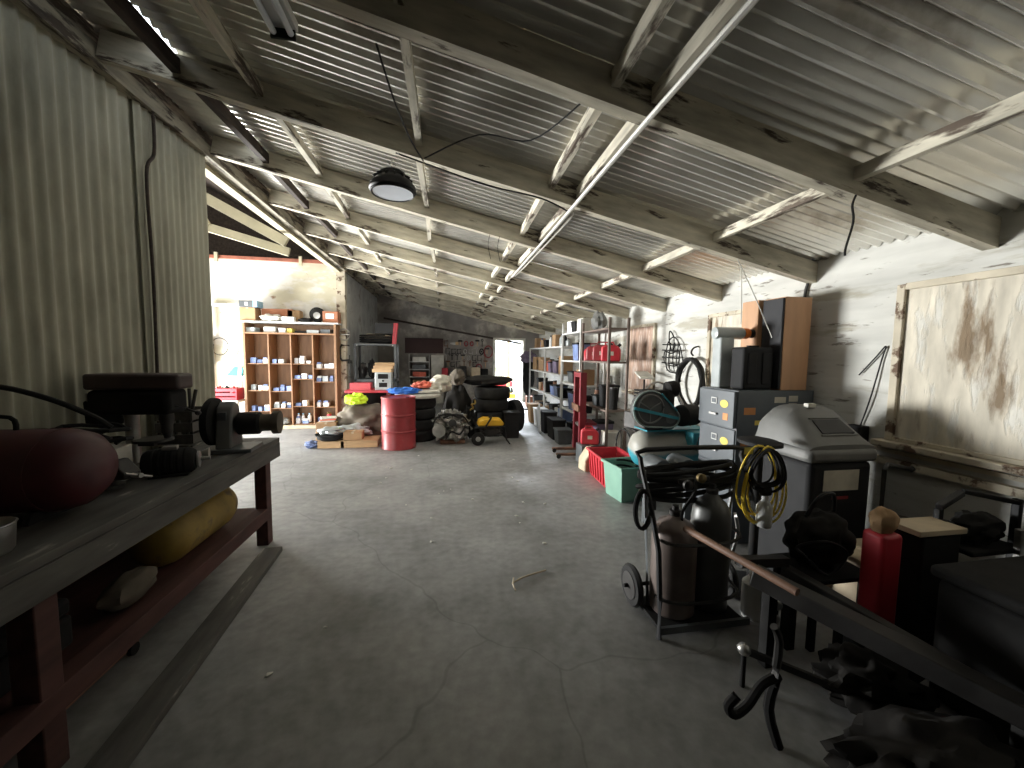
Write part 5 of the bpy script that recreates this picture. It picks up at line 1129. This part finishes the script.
t.location = (2.585, 1.60, 0)
MB().bb(-.13, .12, -.05, .09, 0, .70).build('box_body', m_blackm, t, .01); MB().bb(-.17, .14, -.06, .10, .705, .735).build('pale_board', m_tan, t, .004)
t = thing('bent_handle', 'thin dark bent handle against the wall over the tan box', 'handle', (2.80, 1.99, 0))
MB().tube([(-.02, 0, 0), (-.02, 0, .92), (0, 0, .95), (.2, .0, .91)], .013, 8).build('handle_tube', m_dsteel, t); MB().rev([(.008, 0), (.018, .01), (.008, .03)], (.19, 0, .912), (1, 0, -.1), 12).build('grip', m_black, t)
# dark hoses on the floor
rr = random.Random(13)
for q, (x, y, n_, s, lab) in enumerate(((1.35, .78, 5, .2, 'dark hose coiled on the floor before the tow hook'), (2.1, .66, 4, .16, 'smaller dark hose coil before the dark chest'))):
    pts = []
    for k in range(n_):
        sx = s * rr.uniform(.8, 1.1)
        for j in range(12): a = 2 * pi * j / 12; pts.append((sx * cos(a) + rr.uniform(-.02, .02), sx * .7 * sin(a) + rr.uniform(-.02, .02), .02 + k * .035 + .01 * sin(3 * a)))
    solo('floor_hose', MB().tube(pts, .018, 7, sub=2), m_rubber, lab, 'hose', (x, y, 0 if q else .0))
solo('tarpaulin', MB().blob((0, 0, .12), (.34, .2, .13), .2, 3, seg=44, ring=28, flat=-.115, seed=101), m_tarp, 'black tarpaulin crumpled on the floor before the dark chest', 'tarpaulin', (1.76, 1.02, 0))
solo('tarpaulin', MB().blob((0, 0, .10), (.24, .16, .11), .2, 3, seg=44, ring=28, flat=-.095, seed=103), m_tarp, 'smaller black cover heaped on the floor under the stool', 'tarpaulin', (1.98, 1.40, 0))
carton((2.16, 5.52, 0), .34, .26, .28, 'grey carton under the red fuel can beside the tan tub', m_dkgrey)
# floor litter
solo('twig', MB().tube([(-.16, -.05, .008), (-.1, -.01, .012), (-.02, .03, .01), (.12, .08, .008)], .006, 6, sub=3), m_tan, 'thin forked twig lying on the open concrete floor', 'twig', (.62, 2.62, 0))
solo('twig', MB().tube([(-.03, -.07, .007), (-.035, 0, .008), (-.02, .06, .018)], .005, 6, sub=2), m_tan, 'short twig crossing the thin forked twig on the concrete floor', 'twig', (.50, 2.56, 0))
rr = random.Random(3)
for k in range(26):
    x = rr.uniform(-.9, 1.1); y = rr.uniform(1.7, 6.2)
    if y < 2.2 : x = rr.uniform(-.9, .8)
    s = rr.uniform(.006, .014)
    solo('debris_chip', MB().blob((0, 0, s * .4), (s * 1.5, s, s * .5), .3, 2, seg=8, ring=6, seed=k), m_offw, 'small pale debris chip scattered on the concrete floor', 'debris', (x, y, .0005), rr.uniform(0, 3), 'debris chips on the concrete floor')

# ================================================================== CEILING FIXTURES
t = thing('high_bay_lamp', 'black round high bay lamp hanging from a rafter', 'lamp', (-.38, 2.98, 2.78))
LZ = 0
MB().rev([(.155, .0), (.165, .01), (.16, .04), (.13, .075), (.095, .10), (.09, .13), (.06, .15), (.02, .16)], n=40, cap=True).build('lamp_housing', m_black, t)
MB().rev([(.14, -.008), (.143, -.001)], n=40).build('lens', m_lens, t)
MB().tube([(.148 * cos(a), .148 * sin(a), -.006) for a in [q * 2 * pi / 40 for q in range(40)]], .007, 6, closed=True).build('lens_rim', m_black, t)
for q in range(14): a = q * 2 * pi / 14; MB().bar((.10 * cos(a), .10 * sin(a), .095), (.135 * cos(a), .135 * sin(a), .075), .006, .03).build('heat_fin', m_black, t)
MB().tube([(.0, 0, .16), (.02, 0, .19), (0, 0, .235), (-.02, 0, .19), (0, 0, .162)], .005, 6).build('hanging_ring', m_steel, t)
t = thing('fluorescent_fixture', 'white fluorescent batten fixed under the corrugated roof', 'light fixture', (-.70, 1.72, 2.98))
MB().bb(-.06, .06, -.30, .22, .04, .08).build('fixture_tray', m_pw, t, .004)
for x in (-.035, .035): MB().cyl((x, -.29, .018), (x, .20, .018), .013).build('tube', m_lens, t)
for y in (-.30, .205): MB().bb(-.05, .05, y, y + .012, 0, .04).build('end_holder', m_blackm, t)
tag(MB().tube([(.93, .2, 2.70), (.93, 1.8, 2.725), (.92, 3.4, 2.71), (.90, 5.36, 2.70)], .014, 8, sub=4).build('ceiling_conduit', m_conduit, None), 'long pale conduit running under the rafters down the roof middle', 'conduit')
tag(MB().tube([(.96, 2.95, 2.735), (.98, 3.05, 2.72), (.97, 3.6, 2.71), (.95, 4.6, 2.70), (.93, 5.3, 2.70)], .009, 7, sub=4).build('ceiling_cable', m_offw, None), 'white cable twisted beside the long ceiling conduit', 'cable')
def wire(pts, r, m_, lab, cat='wire'): return tag(MB().tube(pts, r, 6, sub=6).build('ceiling_wire', m_, None), lab, cat)
wire([(-.35, 2.93, 3.03), (-.1, 2.92, 2.96), (.3, 2.92, 2.86), (.7, 2.92, 2.80), (.93, 2.93, 2.72)], .006, m_black, 'black lamp wire following the rafter to the conduit')
wire([(-.34, 2.1, 3.14), (-.28, 2.3, 3.0), (-.22, 2.6, 2.96), (-.16, 2.9, 2.98)], .006, m_black, 'black wire with a plug sagging below the roof near the lamp')
wire([(-.15, 2.9, 3.0), (.2, 2.5, 2.98), (.5, 2.35, 2.90), (.72, 2.0, 2.95), (.8, 1.9, 2.98)], .005, m_black, 'thin black wire drooping below the corrugated sheets')
wire([(2.17, 1.80, 2.50), (2.14, 1.79, 2.44), (2.16, 1.795, 2.36), (2.13, 1.8, 2.22), (2.13, 1.8, 2.18)], .006, m_blackm, 'dark wire end dangling from the nearest visible rafter')
for q, x in enumerate((.45, .55)): wire([(x, 4.1, rb(x) - .0), (x - .02, 4.09, rb(x) - .12), (x + .01, 4.1, rb(x) - .26)], .003, m_black, ['short thin wire hanging from the third rafter', 'second short thin wire hanging beside it from the third rafter'][q])

# ================================================================== LIGHT
def area(name, loc, rot, sx, sy, e, col=(1, 1, 1)):
    l = bpy.data.lights.new(name, 'AREA'); l.shape = 'RECTANGLE'; l.size = sx; l.size_y = sy; l.energy = e; l.color = col
    o = bpy.data.objects.new(name, l); C.objects.link(o); o.location = loc; o.rotation_euler = rot; return o
sd = area('side_door_daylight', (-6.4, 7.7, .85), (0, R(-108), R(-20)), 1.5, 2.3, 1150, (.98, .99, .97)); sd.data.spread = R(140)    # sunlit yard ground seen through the side room's open door
area('front_door_daylight', (-4.4, -.25, 1.5), (R(90), 0, 0), 2.8, 2.8, 330, (1, .99, .95))
area('doorway_daylight', (2.1, 17.2, 3.6), (R(-68), 0, 0), 3, 1.6, 5000, (.86, .93, 1))
w = bpy.data.worlds.new('sky'); SC.world = w; w.use_nodes = True; bg = w.node_tree.nodes['Background']
bg.inputs[0].default_value = (.86, .93, 1, 1); bg.inputs[1].default_value = 5
vs_.exposure = -0.1
